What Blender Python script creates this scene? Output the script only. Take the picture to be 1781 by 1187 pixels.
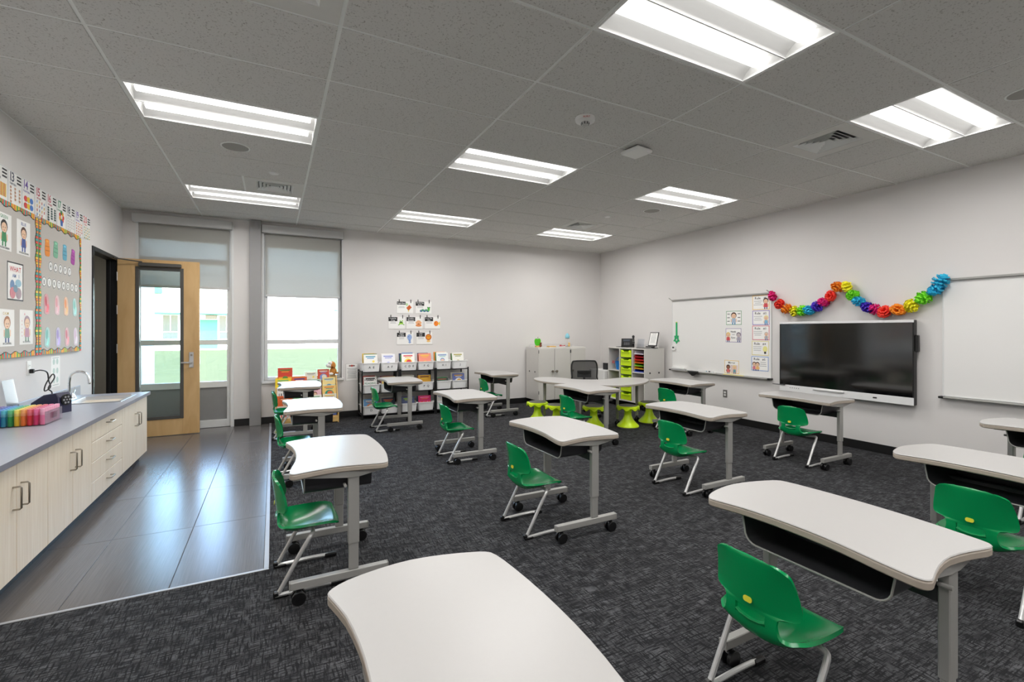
import bpy, bmesh, math, random
from mathutils import Vector, Matrix
R = math.radians
PI = math.pi
random.seed(11)
for o in list(bpy.data.objects):
    bpy.data.objects.remove(o)
sc = bpy.context.scene
COL = sc.collection

def lin(c):
    c /= 255.0
    return c / 12.92 if c <= 0.04045 else ((c + 0.055) / 1.055) ** 2.4
def S(r, g, b):
    return (lin(r), lin(g), lin(b))

# ------------------------------------------------------------------ camera, world, sun, exposure
XL, XR, YB, YF, ZC = -0.90, 7.095, 4.104, -5.90, 3.05      # room: walls and ceiling
cd = bpy.data.cameras.new('camera')
cam = bpy.data.objects.new('camera', cd)
COL.objects.link(cam)
cam.location = (0.8976, -3.8811, 1.4107)
cam.rotation_euler = (R(90), 0, -0.4774)
cd.sensor_fit = 'HORIZONTAL'
cd.sensor_width = 36.0
cd.lens = 36.0 * 810.98 / 1781.0
cd.shift_x = -(894.59 - 890.5) / 1781.0
cd.shift_y = -(593.5 - 575.06) / 1781.0
cd.clip_start = 0.05
cd.clip_end = 400
sc.camera = cam

w = bpy.data.worlds.new('sky')
sc.world = w
w.use_nodes = True
nt = w.node_tree
nt.nodes.clear()
out = nt.nodes.new('ShaderNodeOutputWorld')
bg = nt.nodes.new('ShaderNodeBackground')
sky = nt.nodes.new('ShaderNodeTexSky')
sky.sky_type = 'NISHITA'
sky.sun_disc = False
sky.sun_elevation = R(48)
sky.sun_rotation = R(200)
sky.air_density = 1.0
sky.dust_density = 2.0
bg.inputs['Strength'].default_value = 2.9
nt.links.new(sky.outputs[0], bg.inputs[0])
nt.links.new(bg.outputs[0], out.inputs[0])

sd = bpy.data.lights.new('sun', 'SUN')
sd.energy = 17.0
sd.angle = R(0.6)
sd.color = (1.0, 0.96, 0.9)
sun = bpy.data.objects.new('sun', sd)
COL.objects.link(sun)
sun.rotation_euler = Vector((0.30, 0.62, -0.78)).to_track_quat('-Z', 'Y').to_euler()   # light travels toward the far building
sun.location = (0, -8, 20)

LAMP, LAMP_W = 2.4, 11.8          # troffers: radiance of the lenses, watts of each lamp behind a lens
sc.view_settings.view_transform = 'Standard'
sc.view_settings.look = 'None'
sc.view_settings.exposure = 0.15
sc.view_settings.gamma = 1.0
sc.view_settings.use_curve_mapping = False
sc.cycles.use_denoising = True
sc.cycles.max_bounces = 9
sc.cycles.diffuse_bounces = 5
sc.cycles.glossy_bounces = 4
sc.cycles.transparent_max_bounces = 12
sc.cycles.transmission_bounces = 6
sc.cycles.sample_clamp_indirect = 8.0
sc.cycles.caustics_reflective = False
sc.cycles.caustics_refractive = False

# ------------------------------------------------------------------ glyphs (made first, while the scene is empty)
GLY = {}
def make_glyphs(chars):
    cu = bpy.data.curves.new('glyph', 'FONT')
    cu.resolution_u = 2
    cu.offset = 0.014
    o = bpy.data.objects.new('glyph', cu)
    COL.objects.link(o)
    for ch in chars:
        cu.body = ch
        bpy.context.view_layer.update()
        me = bpy.data.meshes.new_from_object(o.evaluated_get(bpy.context.evaluated_depsgraph_get()))
        vs = [(v.co.x, v.co.y) for v in me.vertices]
        fs = [tuple(p.vertices) for p in me.polygons]
        x0 = min(v[0] for v in vs); x1 = max(v[0] for v in vs)
        GLY[ch] = ([(a - x0, b) for a, b in vs], fs, x1 - x0)
        bpy.data.meshes.remove(me)
    bpy.data.objects.remove(o)
    bpy.data.curves.remove(cu)
make_glyphs('ABCDEFGHIJKLMNOPQRSTUVWXYZabcdefghijklmnopqrstuvwxyz0123456789#!?')

# ------------------------------------------------------------------ materials
MC = {}
def new_mat(name):
    m = bpy.data.materials.new(name)
    m.use_nodes = True
    t = m.node_tree
    b = next(n for n in t.nodes if n.type == 'BSDF_PRINCIPLED')
    return m, t, b
def pm(name, col, rough=0.5, metal=0.0, var=0.05, scale=14.0, bump=0.0, bscale=200.0, spec=0.5, stretch=None, emit=None, coat=0.0):
    """plain procedural material: base colour with a little noise, optional fine bump"""
    if name in MC: return MC[name]
    m, t, b = new_mat(name)
    N, L = t.nodes, t.links
    tc = N.new('ShaderNodeTexCoord')
    mp = N.new('ShaderNodeMapping')
    L.new(tc.outputs['Object'], mp.inputs[0])
    if stretch: mp.inputs['Scale'].default_value = stretch
    no = N.new('ShaderNodeTexNoise')
    no.inputs['Scale'].default_value = scale
    no.inputs['Detail'].default_value = 4
    L.new(mp.outputs[0], no.inputs['Vector'])
    mx = N.new('ShaderNodeMix'); mx.data_type = 'RGBA'
    mx.inputs['A'].default_value = tuple(max(0, c * (1 - var)) for c in col) + (1,)
    mx.inputs['B'].default_value = tuple(min(1, c * (1 + var)) for c in col) + (1,)
    L.new(no.outputs['Fac'], mx.inputs['Factor'])
    L.new(mx.outputs['Result'], b.inputs['Base Color'])
    b.inputs['Roughness'].default_value = rough
    b.inputs['Metallic'].default_value = metal
    b.inputs['Specular IOR Level'].default_value = spec
    if coat:
        b.inputs['Coat Weight'].default_value = coat
        b.inputs['Coat Roughness'].default_value = 0.08
    if bump:
        n2 = N.new('ShaderNodeTexNoise'); n2.inputs['Scale'].default_value = bscale
        L.new(mp.outputs[0], n2.inputs['Vector'])
        bp = N.new('ShaderNodeBump'); bp.inputs['Strength'].default_value = bump; bp.inputs['Distance'].default_value = 0.002
        L.new(n2.outputs['Fac'], bp.inputs['Height'])
        L.new(bp.outputs[0], b.inputs['Normal'])
    if emit:
        b.inputs['Emission Color'].default_value = emit[0] + (1,)
        b.inputs['Emission Strength'].default_value = emit[1]
    MC[name] = m
    return m
def ink(r, g, b, rough=0.6):
    return pm('ink_%d_%d_%d' % (r, g, b), S(r, g, b), rough, var=0.03, scale=40)

def wood(name, a, c, rough=0.4, stretch=(30, 30, 2.2)):
    m, t, b = new_mat(name)
    N, L = t.nodes, t.links
    tc = N.new('ShaderNodeTexCoord'); mp = N.new('ShaderNodeMapping')
    mp.inputs['Scale'].default_value = stretch
    L.new(tc.outputs['Object'], mp.inputs[0])
    n1 = N.new('ShaderNodeTexNoise'); n1.inputs['Scale'].default_value = 1.6; n1.inputs['Detail'].default_value = 8; n1.inputs['Distortion'].default_value = 0.6
    L.new(mp.outputs[0], n1.inputs['Vector'])
    cr = N.new('ShaderNodeValToRGB')
    cr.color_ramp.elements[0].position = 0.35; cr.color_ramp.elements[0].color = a + (1,)
    cr.color_ramp.elements[1].position = 0.68; cr.color_ramp.elements[1].color = c + (1,)
    L.new(n1.outputs['Fac'], cr.inputs[0])
    L.new(cr.outputs[0], b.inputs['Base Color'])
    b.inputs['Roughness'].default_value = rough
    return m

def carpet_mat():
    m, t, b = new_mat('carpet')
    N, L = t.nodes, t.links
    tc = N.new('ShaderNodeTexCoord')
    def noise(scale, vec, detail=2.0, rough=0.5):
        mp = N.new('ShaderNodeMapping'); mp.inputs['Scale'].default_value = vec
        L.new(tc.outputs['Object'], mp.inputs[0])
        n = N.new('ShaderNodeTexNoise'); n.inputs['Scale'].default_value = scale; n.inputs['Detail'].default_value = detail; n.inputs['Roughness'].default_value = rough
        L.new(mp.outputs[0], n.inputs['Vector'])
        return n.outputs['Fac']
    def ramp(f, p0, p1, c0=0.0, c1=1.0):
        r = N.new('ShaderNodeMapRange'); r.inputs['From Min'].default_value = p0; r.inputs['From Max'].default_value = p1
        r.inputs['To Min'].default_value = c0; r.inputs['To Max'].default_value = c1
        L.new(f, r.inputs['Value'])
        return r.outputs[0]
    def mth(op, a, b2):
        n = N.new('ShaderNodeMath'); n.operation = op; n.use_clamp = True
        for i, v in enumerate((a, b2)):
            if isinstance(v, (int, float)): n.inputs[i].default_value = v
            else: L.new(v, n.inputs[i])
        return n.outputs[0]
    sx = ramp(noise(1.0, (13, 115, 1), 3.0, 0.65), 0.43, 0.53)       # dashes along x
    sy = ramp(noise(1.0, (115, 13, 1), 3.0, 0.65), 0.42, 0.52)       # dashes along y
    patch = ramp(noise(1.0, (9, 15, 1), 4.0), 0.33, 0.64)
    thread = ramp(noise(1.0, (330, 330, 1), 1.0), 0.3, 0.7, 0.6, 1.0)
    lines = mth('MULTIPLY', sx, sy)
    lines = mth('ADD', mth('MULTIPLY', lines, mth('ADD', mth('MULTIPLY', patch, 0.80), 0.20)), 0.04)
    val = mth('MULTIPLY', lines, thread)
    cr = N.new('ShaderNodeValToRGB')
    cr.color_ramp.elements[0].color = (0.008, 0.008, 0.0095, 1)
    cr.color_ramp.elements[1].color = (0.118, 0.120, 0.127, 1)
    L.new(val, cr.inputs[0])
    L.new(cr.outputs[0], b.inputs['Base Color'])
    b.inputs['Roughness'].default_value = 0.92
    b.inputs['Specular IOR Level'].default_value = 0.25
    bp = N.new('ShaderNodeBump'); bp.inputs['Strength'].default_value = 0.5; bp.inputs['Distance'].default_value = 0.003
    L.new(val, bp.inputs['Height']); L.new(bp.outputs[0], b.inputs['Normal'])
    return m

def acoustic_mat():
    m, t, b = new_mat('acoustic_tile')
    N, L = t.nodes, t.links
    tc = N.new('ShaderNodeTexCoord')
    n = N.new('ShaderNodeTexNoise'); n.inputs['Scale'].default_value = 95; n.inputs['Detail'].default_value = 3
    L.new(tc.outputs['Object'], n.inputs['Vector'])
    cr = N.new('ShaderNodeValToRGB')
    cr.color_ramp.elements[0].position = 0.30; cr.color_ramp.elements[0].color = S(168, 166, 160) + (1,)
    cr.color_ramp.elements[1].position = 0.42; cr.color_ramp.elements[1].color = S(216, 215, 211) + (1,)
    L.new(n.outputs['Fac'], cr.inputs[0]); L.new(cr.outputs[0], b.inputs['Base Color'])
    b.inputs['Roughness'].default_value = 0.95
    b.inputs['Specular IOR Level'].default_value = 0.1
    bp = N.new('ShaderNodeBump'); bp.inputs['Strength'].default_value = 0.3; bp.inputs['Distance'].default_value = 0.002
    L.new(n.outputs['Fac'], bp.inputs['Height']); L.new(bp.outputs[0], b.inputs['Normal'])
    return m

def glass_mat(name, tint=(1, 1, 1), refl=0.10, rough=0.02):
    m, t, b = new_mat(name)
    N, L = t.nodes, t.links
    N.remove(b)
    o = next(n for n in N if n.type == 'OUTPUT_MATERIAL')
    tr = N.new('ShaderNodeBsdfTransparent'); tr.inputs[0].default_value = tint + (1,)
    gl = N.new('ShaderNodeBsdfGlossy'); gl.inputs['Roughness'].default_value = rough
    fr = N.new('ShaderNodeFresnel'); fr.inputs['IOR'].default_value = 1.3
    mu = N.new('ShaderNodeMath'); mu.operation = 'MULTIPLY_ADD'; mu.inputs[1].default_value = 0.7; mu.inputs[2].default_value = refl * 0.2
    L.new(fr.outputs[0], mu.inputs[0])
    mx = N.new('ShaderNodeMixShader')
    L.new(mu.outputs[0], mx.inputs[0]); L.new(tr.outputs[0], mx.inputs[1]); L.new(gl.outputs[0], mx.inputs[2])
    L.new(mx.outputs[0], o.inputs[0])
    return m

def shade_mat():
    m, t, b = new_mat('screen_fabric')
    N, L = t.nodes, t.links
    N.remove(b)
    o = next(n for n in N if n.type == 'OUTPUT_MATERIAL')
    col = S(204, 203, 197) + (1,)
    tc = N.new('ShaderNodeTexCoord'); no = N.new('ShaderNodeTexNoise'); no.inputs['Scale'].default_value = 400
    L.new(tc.outputs['Object'], no.inputs['Vector'])
    mc = N.new('ShaderNodeMix'); mc.data_type = 'RGBA'
    mc.inputs['A'].default_value = S(194, 193, 187) + (1,); mc.inputs['B'].default_value = col
    L.new(no.outputs['Fac'], mc.inputs['Factor'])
    df = N.new('ShaderNodeBsdfDiffuse'); L.new(mc.outputs['Result'], df.inputs[0])
    tl = N.new('ShaderNodeBsdfTranslucent'); L.new(mc.outputs['Result'], tl.inputs[0])
    tp = N.new('ShaderNodeBsdfTransparent')
    a = N.new('ShaderNodeMixShader'); a.inputs[0].default_value = 0.27
    L.new(df.outputs[0], a.inputs[1]); L.new(tl.outputs[0], a.inputs[2])
    c = N.new('ShaderNodeMixShader'); c.inputs[0].default_value = 0.07
    L.new(a.outputs[0], c.inputs[1]); L.new(tp.outputs[0], c.inputs[2])
    L.new(c.outputs[0], o.inputs[0])
    return m

def mesh_fabric_mat():
    m, t, b = new_mat('chair_mesh')
    N, L = t.nodes, t.links
    o = next(n for n in N if n.type == 'OUTPUT_MATERIAL')
    b.inputs['Base Color'].default_value = (0.02, 0.02, 0.022, 1); b.inputs['Roughness'].default_value = 0.7
    tp = N.new('ShaderNodeBsdfTransparent')
    tc = N.new('ShaderNodeTexCoord'); no = N.new('ShaderNodeTexNoise'); no.inputs['Scale'].default_value = 250
    L.new(tc.outputs['Object'], no.inputs['Vector'])
    mr = N.new('ShaderNodeMapRange'); mr.inputs['To Min'].default_value = 0.12; mr.inputs['To Max'].default_value = 0.24
    L.new(no.outputs['Fac'], mr.inputs['Value'])
    mx = N.new('ShaderNodeMixShader')
    L.new(mr.outputs[0], mx.inputs[0]); L.new(b.outputs[0], mx.inputs[1]); L.new(tp.outputs[0], mx.inputs[2])
    L.new(mx.outputs[0], o.inputs[0])
    return m

def floor_tile_mat():
    m, t, b = new_mat('floor_tile')
    N, L = t.nodes, t.links
    tc = N.new('ShaderNodeTexCoord'); mp = N.new('ShaderNodeMapping'); mp.inputs['Scale'].default_value = (260, 3.5, 1)
    L.new(tc.outputs['Object'], mp.inputs[0])
    n = N.new('ShaderNodeTexNoise'); n.inputs['Scale'].default_value = 1.0; n.inputs['Detail'].default_value = 5
    L.new(mp.outputs[0], n.inputs['Vector'])
    cr = N.new('ShaderNodeValToRGB')
    cr.color_ramp.elements[0].position = 0.3; cr.color_ramp.elements[0].color = S(92, 89, 88) + (1,)
    cr.color_ramp.elements[1].position = 0.7; cr.color_ramp.elements[1].color = S(106, 102, 100) + (1,)
    L.new(n.outputs['Fac'], cr.inputs[0]); L.new(cr.outputs[0], b.inputs['Base Color'])
    mr = N.new('ShaderNodeMapRange'); mr.inputs['To Min'].default_value = 0.225; mr.inputs['To Max'].default_value = 0.245
    L.new(n.outputs['Fac'], mr.inputs['Value']); L.new(mr.outputs[0], b.inputs['Roughness'])
    b.inputs['Specular IOR Level'].default_value = 0.6
    return m

M_WALL = pm('wall_paint', S(224, 221, 219), 0.75, var=0.015, scale=3, bump=0.12, bscale=350, spec=0.3)
M_CARPET = carpet_mat()
M_TILE = floor_tile_mat()
M_GROUT = pm('grout', S(70, 68, 68), 0.8)
M_ACT = acoustic_mat()
M_TEE = pm('ceiling_tee', S(240, 242, 239), 0.5, var=0.02)
M_PLEN = pm('plenum', S(120, 118, 114), 0.9)
M_BASE = pm('black_vinyl', S(20, 20, 21), 0.45, var=0.1)
M_WHITE = pm('white_enamel', S(238, 238, 236), 0.35, var=0.01)
M_LENS = pm('lamp_lens', S(250, 250, 250), 0.4, var=0.0, emit=((1.0, 0.985, 0.97), LAMP))
M_ALU = pm('window_aluminium', S(150, 152, 152), 0.4, metal=0.3, var=0.03)
M_ALUW = pm('window_frame_pale', S(222, 223, 222), 0.4, metal=0.0, var=0.03)
M_SPAN = pm('spandrel_grey', S(138, 138, 138), 0.5, var=0.05)
M_GLASS = glass_mat('window_glass', (0.93, 0.97, 0.96))
M_CLEAR = glass_mat('clear_plastic', (0.90, 0.92, 0.95), 0.05, 0.2)
M_PINKC = glass_mat('pinkish_clear_plastic', (0.99, 0.94, 0.96), 0.05, 0.1)
M_SHADE = shade_mat()
M_VAL = pm('shade_valance', S(196, 196, 195), 0.45, metal=0.0, var=0.02)
M_PILLAR = pm('pillar_paint', S(150, 149, 149), 0.6, var=0.02)
M_DOOR = wood('door_veneer', S(198, 160, 108), S(214, 178, 126), 0.4, (5, 5, 1.2))
M_MAPLE = wood('pale_maple', S(230, 215, 192), S(240, 228, 208), 0.4, (40, 40, 1.6))
M_OAK = wood('yellow_wood', S(206, 164, 96), S(224, 188, 120), 0.45, (3, 40, 40))
M_FRAMEB = pm('black_steel', S(26, 26, 28), 0.4, metal=0.2, var=0.08)
M_CHROME = pm('chrome', S(225, 226, 228), 0.12, metal=1.0, var=0.02)
M_NICKEL = pm('brushed_nickel', S(165, 158, 146), 0.3, metal=1.0, var=0.04)
M_STAIN = pm('stainless', S(214, 214, 214), 0.34, metal=1.0, var=0.05)
M_COUNTER = pm('grey_laminate', S(172, 175, 184), 0.28, var=0.03, scale=60)
M_DESK = pm('desk_laminate', S(185, 183, 181), 0.33, var=0.012, scale=60, spec=0.5)
M_EDGE = pm('desk_edge_band', S(176, 165, 152), 0.4, var=0.03)
M_STEEL = pm('silver_paint', S(166, 165, 161), 0.4, metal=0.2, var=0.03)
M_TUBE = pm('silver_tube', S(206, 206, 205), 0.3, metal=0.45, var=0.03)
M_BOX = pm('dark_grey_steel', S(54, 54, 57), 0.45, metal=0.2, var=0.05)
M_RUB = pm('black_plastic', S(16, 16, 17), 0.35, var=0.1)
M_GREEN = pm('green_shell_plastic', S(0, 144, 80), 0.24, var=0.03, bump=0.05, bscale=500)
M_YEL = pm('yellow_label', S(222, 220, 60), 0.5)
M_LIME = pm('lime_plastic', S(212, 244, 24), 0.35, var=0.03)
M_GPAD = pm('grey_pad', S(120, 120, 112), 0.7, var=0.05)
M_CABG = pm('grey_cabinet_laminate', S(214, 211, 206), 0.45, var=0.015)
M_CABI = pm('cabinet_inside', S(150, 146, 142), 0.6, var=0.02)
M_SCREEN = pm('screen_glass', S(5, 5, 6), 0.12, var=0.1, spec=1.0, coat=1.0)
M_TVW = pm('display_white', S(232, 232, 232), 0.35, var=0.01)
M_BOARD = pm('whiteboard_enamel', S(236, 235, 233), 0.22, var=0.008, scale=2)
M_TACK = pm('tackboard_fabric', S(198, 193, 187), 0.9, var=0.05, scale=120, bump=0.2, bscale=600)
M_PAPER = pm('paper', S(244, 243, 240), 0.7, var=0.01)
M_LAWN = pm('lawn_grass', S(68, 74, 58), 1.0, var=0.12, scale=2.0, spec=0.0)
M_PAVE = pm('pavement', S(190, 188, 182), 0.9, var=0.05)
M_STUCCO = pm('white_stucco', S(236, 234, 230), 0.9, var=0.03)
M_TEAL = pm('teal_metal', S(34, 100, 80), 0.5, var=0.05)
M_DARKGL = pm('dark_window', S(50, 62, 68), 0.1, var=0.2, scale=1)
M_BIN = pm('white_bin_plastic', S(252, 252, 252), 0.4, var=0.02)
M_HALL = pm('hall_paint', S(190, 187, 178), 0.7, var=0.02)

# ------------------------------------------------------------------ mesh builder
def chamfer_geo(x0, y0, z0, x1, y1, z1, b):
    lo, hi = (x0, y0, z0), (x1, y1, z1)
    V, idx = [], {}
    for sx in (0, 1):
        for sy in (0, 1):
            for sz in (0, 1):
                s = (sx, sy, sz)
                for a in range(3):
                    p = []
                    for k in range(3):
                        base = hi[k] if s[k] else lo[k]
                        if k != a: base += -b if s[k] else b
                        p.append(base)
                    idx[s, a] = len(V); V.append(tuple(p))
    F = []
    for a in range(3):
        o1, o2 = [k for k in range(3) if k != a]
        for s in (0, 1):
            q = []
            for u, v in ((0, 0), (1, 0), (1, 1), (0, 1)):
                t = [0, 0, 0]; t[a] = s; t[o1] = u; t[o2] = v
                q.append(idx[tuple(t), a])
            F.append(tuple(q))
    for e in range(3):
        a, c = [k for k in range(3) if k != e]
        for u in (0, 1):
            for v in (0, 1):
                t0 = [0, 0, 0]; t0[a] = u; t0[c] = v
                t1 = list(t0); t1[e] = 1
                t0, t1 = tuple(t0), tuple(t1)
                F.append((idx[t0, a], idx[t1, a], idx[t1, c], idx[t0, c]))
    for sx in (0, 1):
        for sy in (0, 1):
            for sz in (0, 1):
                s = (sx, sy, sz)
                F.append((idx[s, 0], idx[s, 1], idx[s, 2]))
    return V, F

class MB:
    def __init__(self):
        self.v, self.f, self.m, self.X = [], [], [], None
    def add(self, V, F, mat=0):
        n = len(self.v)
        if self.X is not None: V = [tuple(self.X @ Vector(p)) for p in V]
        self.v += V
        self.f += [tuple(i + n for i in f) for f in F]
        self.m += [mat] * len(F)
        return self
    def box(self, x0, y0, z0, x1, y1, z1, b=0.0, mat=0):
        x0, x1 = min(x0, x1), max(x0, x1); y0, y1 = min(y0, y1), max(y0, y1); z0, z1 = min(z0, z1), max(z0, z1)
        b = min(b, 0.45 * min(x1 - x0, y1 - y0, z1 - z0))
        if b > 0: return self.add(*chamfer_geo(x0, y0, z0, x1, y1, z1, b), mat)
        V = [(x, y, z) for x in (x0, x1) for y in (y0, y1) for z in (z0, z1)]
        return self.add(V, [(0, 1, 3, 2), (4, 6, 7, 5), (0, 4, 5, 1), (2, 3, 7, 6), (0, 2, 6, 4), (1, 5, 7, 3)], mat)
    def tube(self, path, r, n=10, mat=0, closed=False, caps=True):
        P = [Vector(p) for p in path]
        k = len(P)
        rs = r if isinstance(r, (list, tuple)) else [r] * k
        V, F = [], []
        up = None
        for i, p in enumerate(P):
            a = P[(i - 1) % k] if (closed or i > 0) else p
            c = P[(i + 1) % k] if (closed or i < k - 1) else p
            d = (c - a).normalized()
            if up is None:
                up = Vector((0, 0, 1)) if abs(d.z) < 0.9 else Vector((1, 0, 0))
            s = d.cross(up).normalized()
            up = s.cross(d).normalized()
            for j in range(n):
                t = 2 * PI * j / n
                V.append(tuple(p + rs[i] * (math.cos(t) * s + math.sin(t) * up)))
        for i in range(k if closed else k - 1):
            i2 = (i + 1) % k
            for j in range(n):
                j2 = (j + 1) % n
                F.append((i * n + j, i * n + j2, i2 * n + j2, i2 * n + j))
        if caps and not closed:
            F.append(tuple(range(n))[::-1]); F.append(tuple((k - 1) * n + j for j in range(n)))
        return self.add(V, F, mat)
    def lathe(self, prof, c=(0, 0, 0), n=24, mat=0, wob=None):
        V, F = [], []
        for i, (r, z) in enumerate(prof):
            for j in range(n):
                t = 2 * PI * j / n
                dz = wob(i, t) if wob else 0
                V.append((c[0] + r * math.cos(t), c[1] + r * math.sin(t), c[2] + z + dz))
        for i in range(len(prof) - 1):
            for j in range(n):
                j2 = (j + 1) % n
                F.append((i * n + j, i * n + j2, (i + 1) * n + j2, (i + 1) * n + j))
        F.append(tuple(range(n))[::-1]); F.append(tuple((len(prof) - 1) * n + j for j in range(n)))
        return self.add(V, F, mat)
    def cyl(self, c, r, h, n=18, mat=0, axis='z'):
        X = {'z': Matrix.Identity(4), 'x': Matrix.Rotation(PI / 2, 4, 'Y'), 'y': Matrix.Rotation(-PI / 2, 4, 'X')}[axis]
        old = self.X
        T = Matrix.Translation(c) @ X
        self.X = T if old is None else old @ T
        b = min(r, h) * 0.08
        self.lathe([(r - b, 0), (r, b), (r, h - b), (r - b, h)], n=n, mat=mat)
        self.X = old
        return self
    def prism(self, outl, z0, z1, b=0.0, mat=0, mat_side=None):
        n = len(outl)
        lay = []
        if b > 0:
            ins = inset(outl, b)
            lay = [(ins, z0), (outl, z0 + b), (outl, z1 - b), (ins, z1)]
        else:
            lay = [(outl, z0), (outl, z1)]
        V = [(x, y, z) for o, z in lay for x, y in o]
        F = []
        for i in range(len(lay) - 1):
            for j in range(n):
                j2 = (j + 1) % n
                F.append((i * n + j, i * n + j2, (i + 1) * n + j2, (i + 1) * n + j))
        self.add(V, F, mat if mat_side is None else mat_side)
        k = len(self.v) - len(V)
        self.f.append(tuple(k + j for j in range(n))[::-1]); self.m.append(mat)
        self.f.append(tuple(k + (len(lay) - 1) * n + j for j in range(n))); self.m.append(mat)
        return self
    def ball(self, c, r, n=12, mat=0, sc3=(1, 1, 1)):
        old = self.X
        T = Matrix.Translation(c) @ Matrix.Diagonal((r * sc3[0], r * sc3[1], r * sc3[2], 1))
        self.X = T if old is None else old @ T
        k = max(6, n // 2 + 1)
        prof = [(max(0.02, math.sin(PI * i / k)), -math.cos(PI * i / k)) for i in range(k + 1)]
        self.lathe(prof, n=n, mat=mat)
        self.X = old
        return self
    def mesh(self, name, mats, angle=35):
        me = bpy.data.meshes.new(name)
        me.from_pydata(self.v, [], self.f)
        for m in (mats if isinstance(mats, (list, tuple)) else [mats]): me.materials.append(m)
        me.polygons.foreach_set('material_index', self.m)
        bm = bmesh.new(); bm.from_mesh(me)
        bmesh.ops.recalc_face_normals(bm, faces=bm.faces)
        bm.to_mesh(me); bm.free()
        me.polygons.foreach_set('use_smooth', [True] * len(me.polygons))
        me.set_sharp_from_angle(angle=R(angle))
        me.update()
        return me
    def build(self, name, mats, parent=None, angle=35, **kw):
        return obj(name, self.mesh(name, mats, angle), parent, **kw)

def inset(o, b):
    n = len(o); res = []
    A = sum(o[i][0] * o[(i + 1) % n][1] - o[(i + 1) % n][0] * o[i][1] for i in range(n))
    sg = 1 if A > 0 else -1
    for i in range(n):
        p, q, r = Vector(o[i - 1]), Vector(o[i]), Vector(o[(i + 1) % n])
        d = (r - p)
        if d.length < 1e-9: res.append(tuple(q)); continue
        d.normalize()
        nrm = Vector((-d.y, d.x)) * sg
        res.append((q.x + nrm.x * b, q.y + nrm.y * b))
    return res

def obj(name, data, parent=None, loc=None, rot=None, label=None, cat=None, group=None, kind=None):
    o = bpy.data.objects.new(name, data)
    COL.objects.link(o)
    if parent is not None: o.parent = parent
    if loc is not None: o.location = loc
    if rot is not None: o.rotation_euler = rot
    if label: o['label'] = label
    if cat: o['category'] = cat
    if group: o['group'] = group
    if kind: o['kind'] = kind
    return o
def thing(name, label, cat, loc=(0, 0, 0), rz=0.0, group=None, kind=None):
    o = obj(name, None, None, loc, (0, 0, rz), label, cat, group, kind)
    o.empty_display_size = 0.1
    return o
KIDS = {}
def copy_tree(src, loc=None, rz=None, label=None, group=None):
    kids = KIDS.get(src.name)
    if kids is None:
        kids = [(c, [g for g in bpy.data.objects if g.parent == c]) for c in bpy.data.objects if c.parent == src]
        KIDS[src.name] = kids
    r = src.copy(); COL.objects.link(r)
    if loc is not None: r.location = loc
    if rz is not None: r.rotation_euler = (0, 0, rz)
    if label: r['label'] = label
    if group: r['group'] = group
    for c, gs in kids:
        k = c.copy(); COL.objects.link(k); k.parent = r
        for g in gs:
            h = g.copy(); COL.objects.link(h); h.parent = k
    return r
def spline(pts, per=6, closed=True):
    P = [Vector(p) for p in pts]; n = len(P); res = []
    rng = range(n) if closed else range(n - 1)
    for i in rng:
        if closed: a, b, c, d = P[i - 1], P[i], P[(i + 1) % n], P[(i + 2) % n]
        else: a, b, c, d = P[max(i - 1, 0)], P[i], P[i + 1], P[min(i + 2, n - 1)]
        for k in range(per):
            t = k / per
            res.append(tuple(0.5 * ((2 * b) + (c - a) * t + (2 * a - 5 * b + 4 * c - d) * t * t + (3 * b - a - 3 * c + d) * t ** 3)))
    if not closed: res.append(tuple(P[-1]))
    return res
def rrect(w_, h_, r, n=4, cx=0, cy=0):
    res = []
    for sx, sy, a0 in ((1, 1, 0), (-1, 1, 90), (-1, -1, 180), (1, -1, 270)):
        for k in range(n + 1):
            t = R(a0 + 90 * k / n)
            res.append((cx + sx * (w_ / 2 - r) + r * math.cos(t), cy + sy * (h_ / 2 - r) + r * math.sin(t)))
    return res

# frames: local x = to the viewer's right, local y = up, local z = out of the wall
def frame_left(y, z, d=0.0): return Matrix(((0, 0, 1, XL + d), (1, 0, 0, y), (0, 1, 0, z), (0, 0, 0, 1)))
def frame_right(y, z, d=0.0): return Matrix(((0, 0, -1, XR - d), (-1, 0, 0, y), (0, 1, 0, z), (0, 0, 0, 1)))
def frame_back(x, z, d=0.0): return Matrix(((1, 0, 0, x), (0, 0, -1, YB - d), (0, 1, 0, z), (0, 0, 0, 1)))

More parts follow.
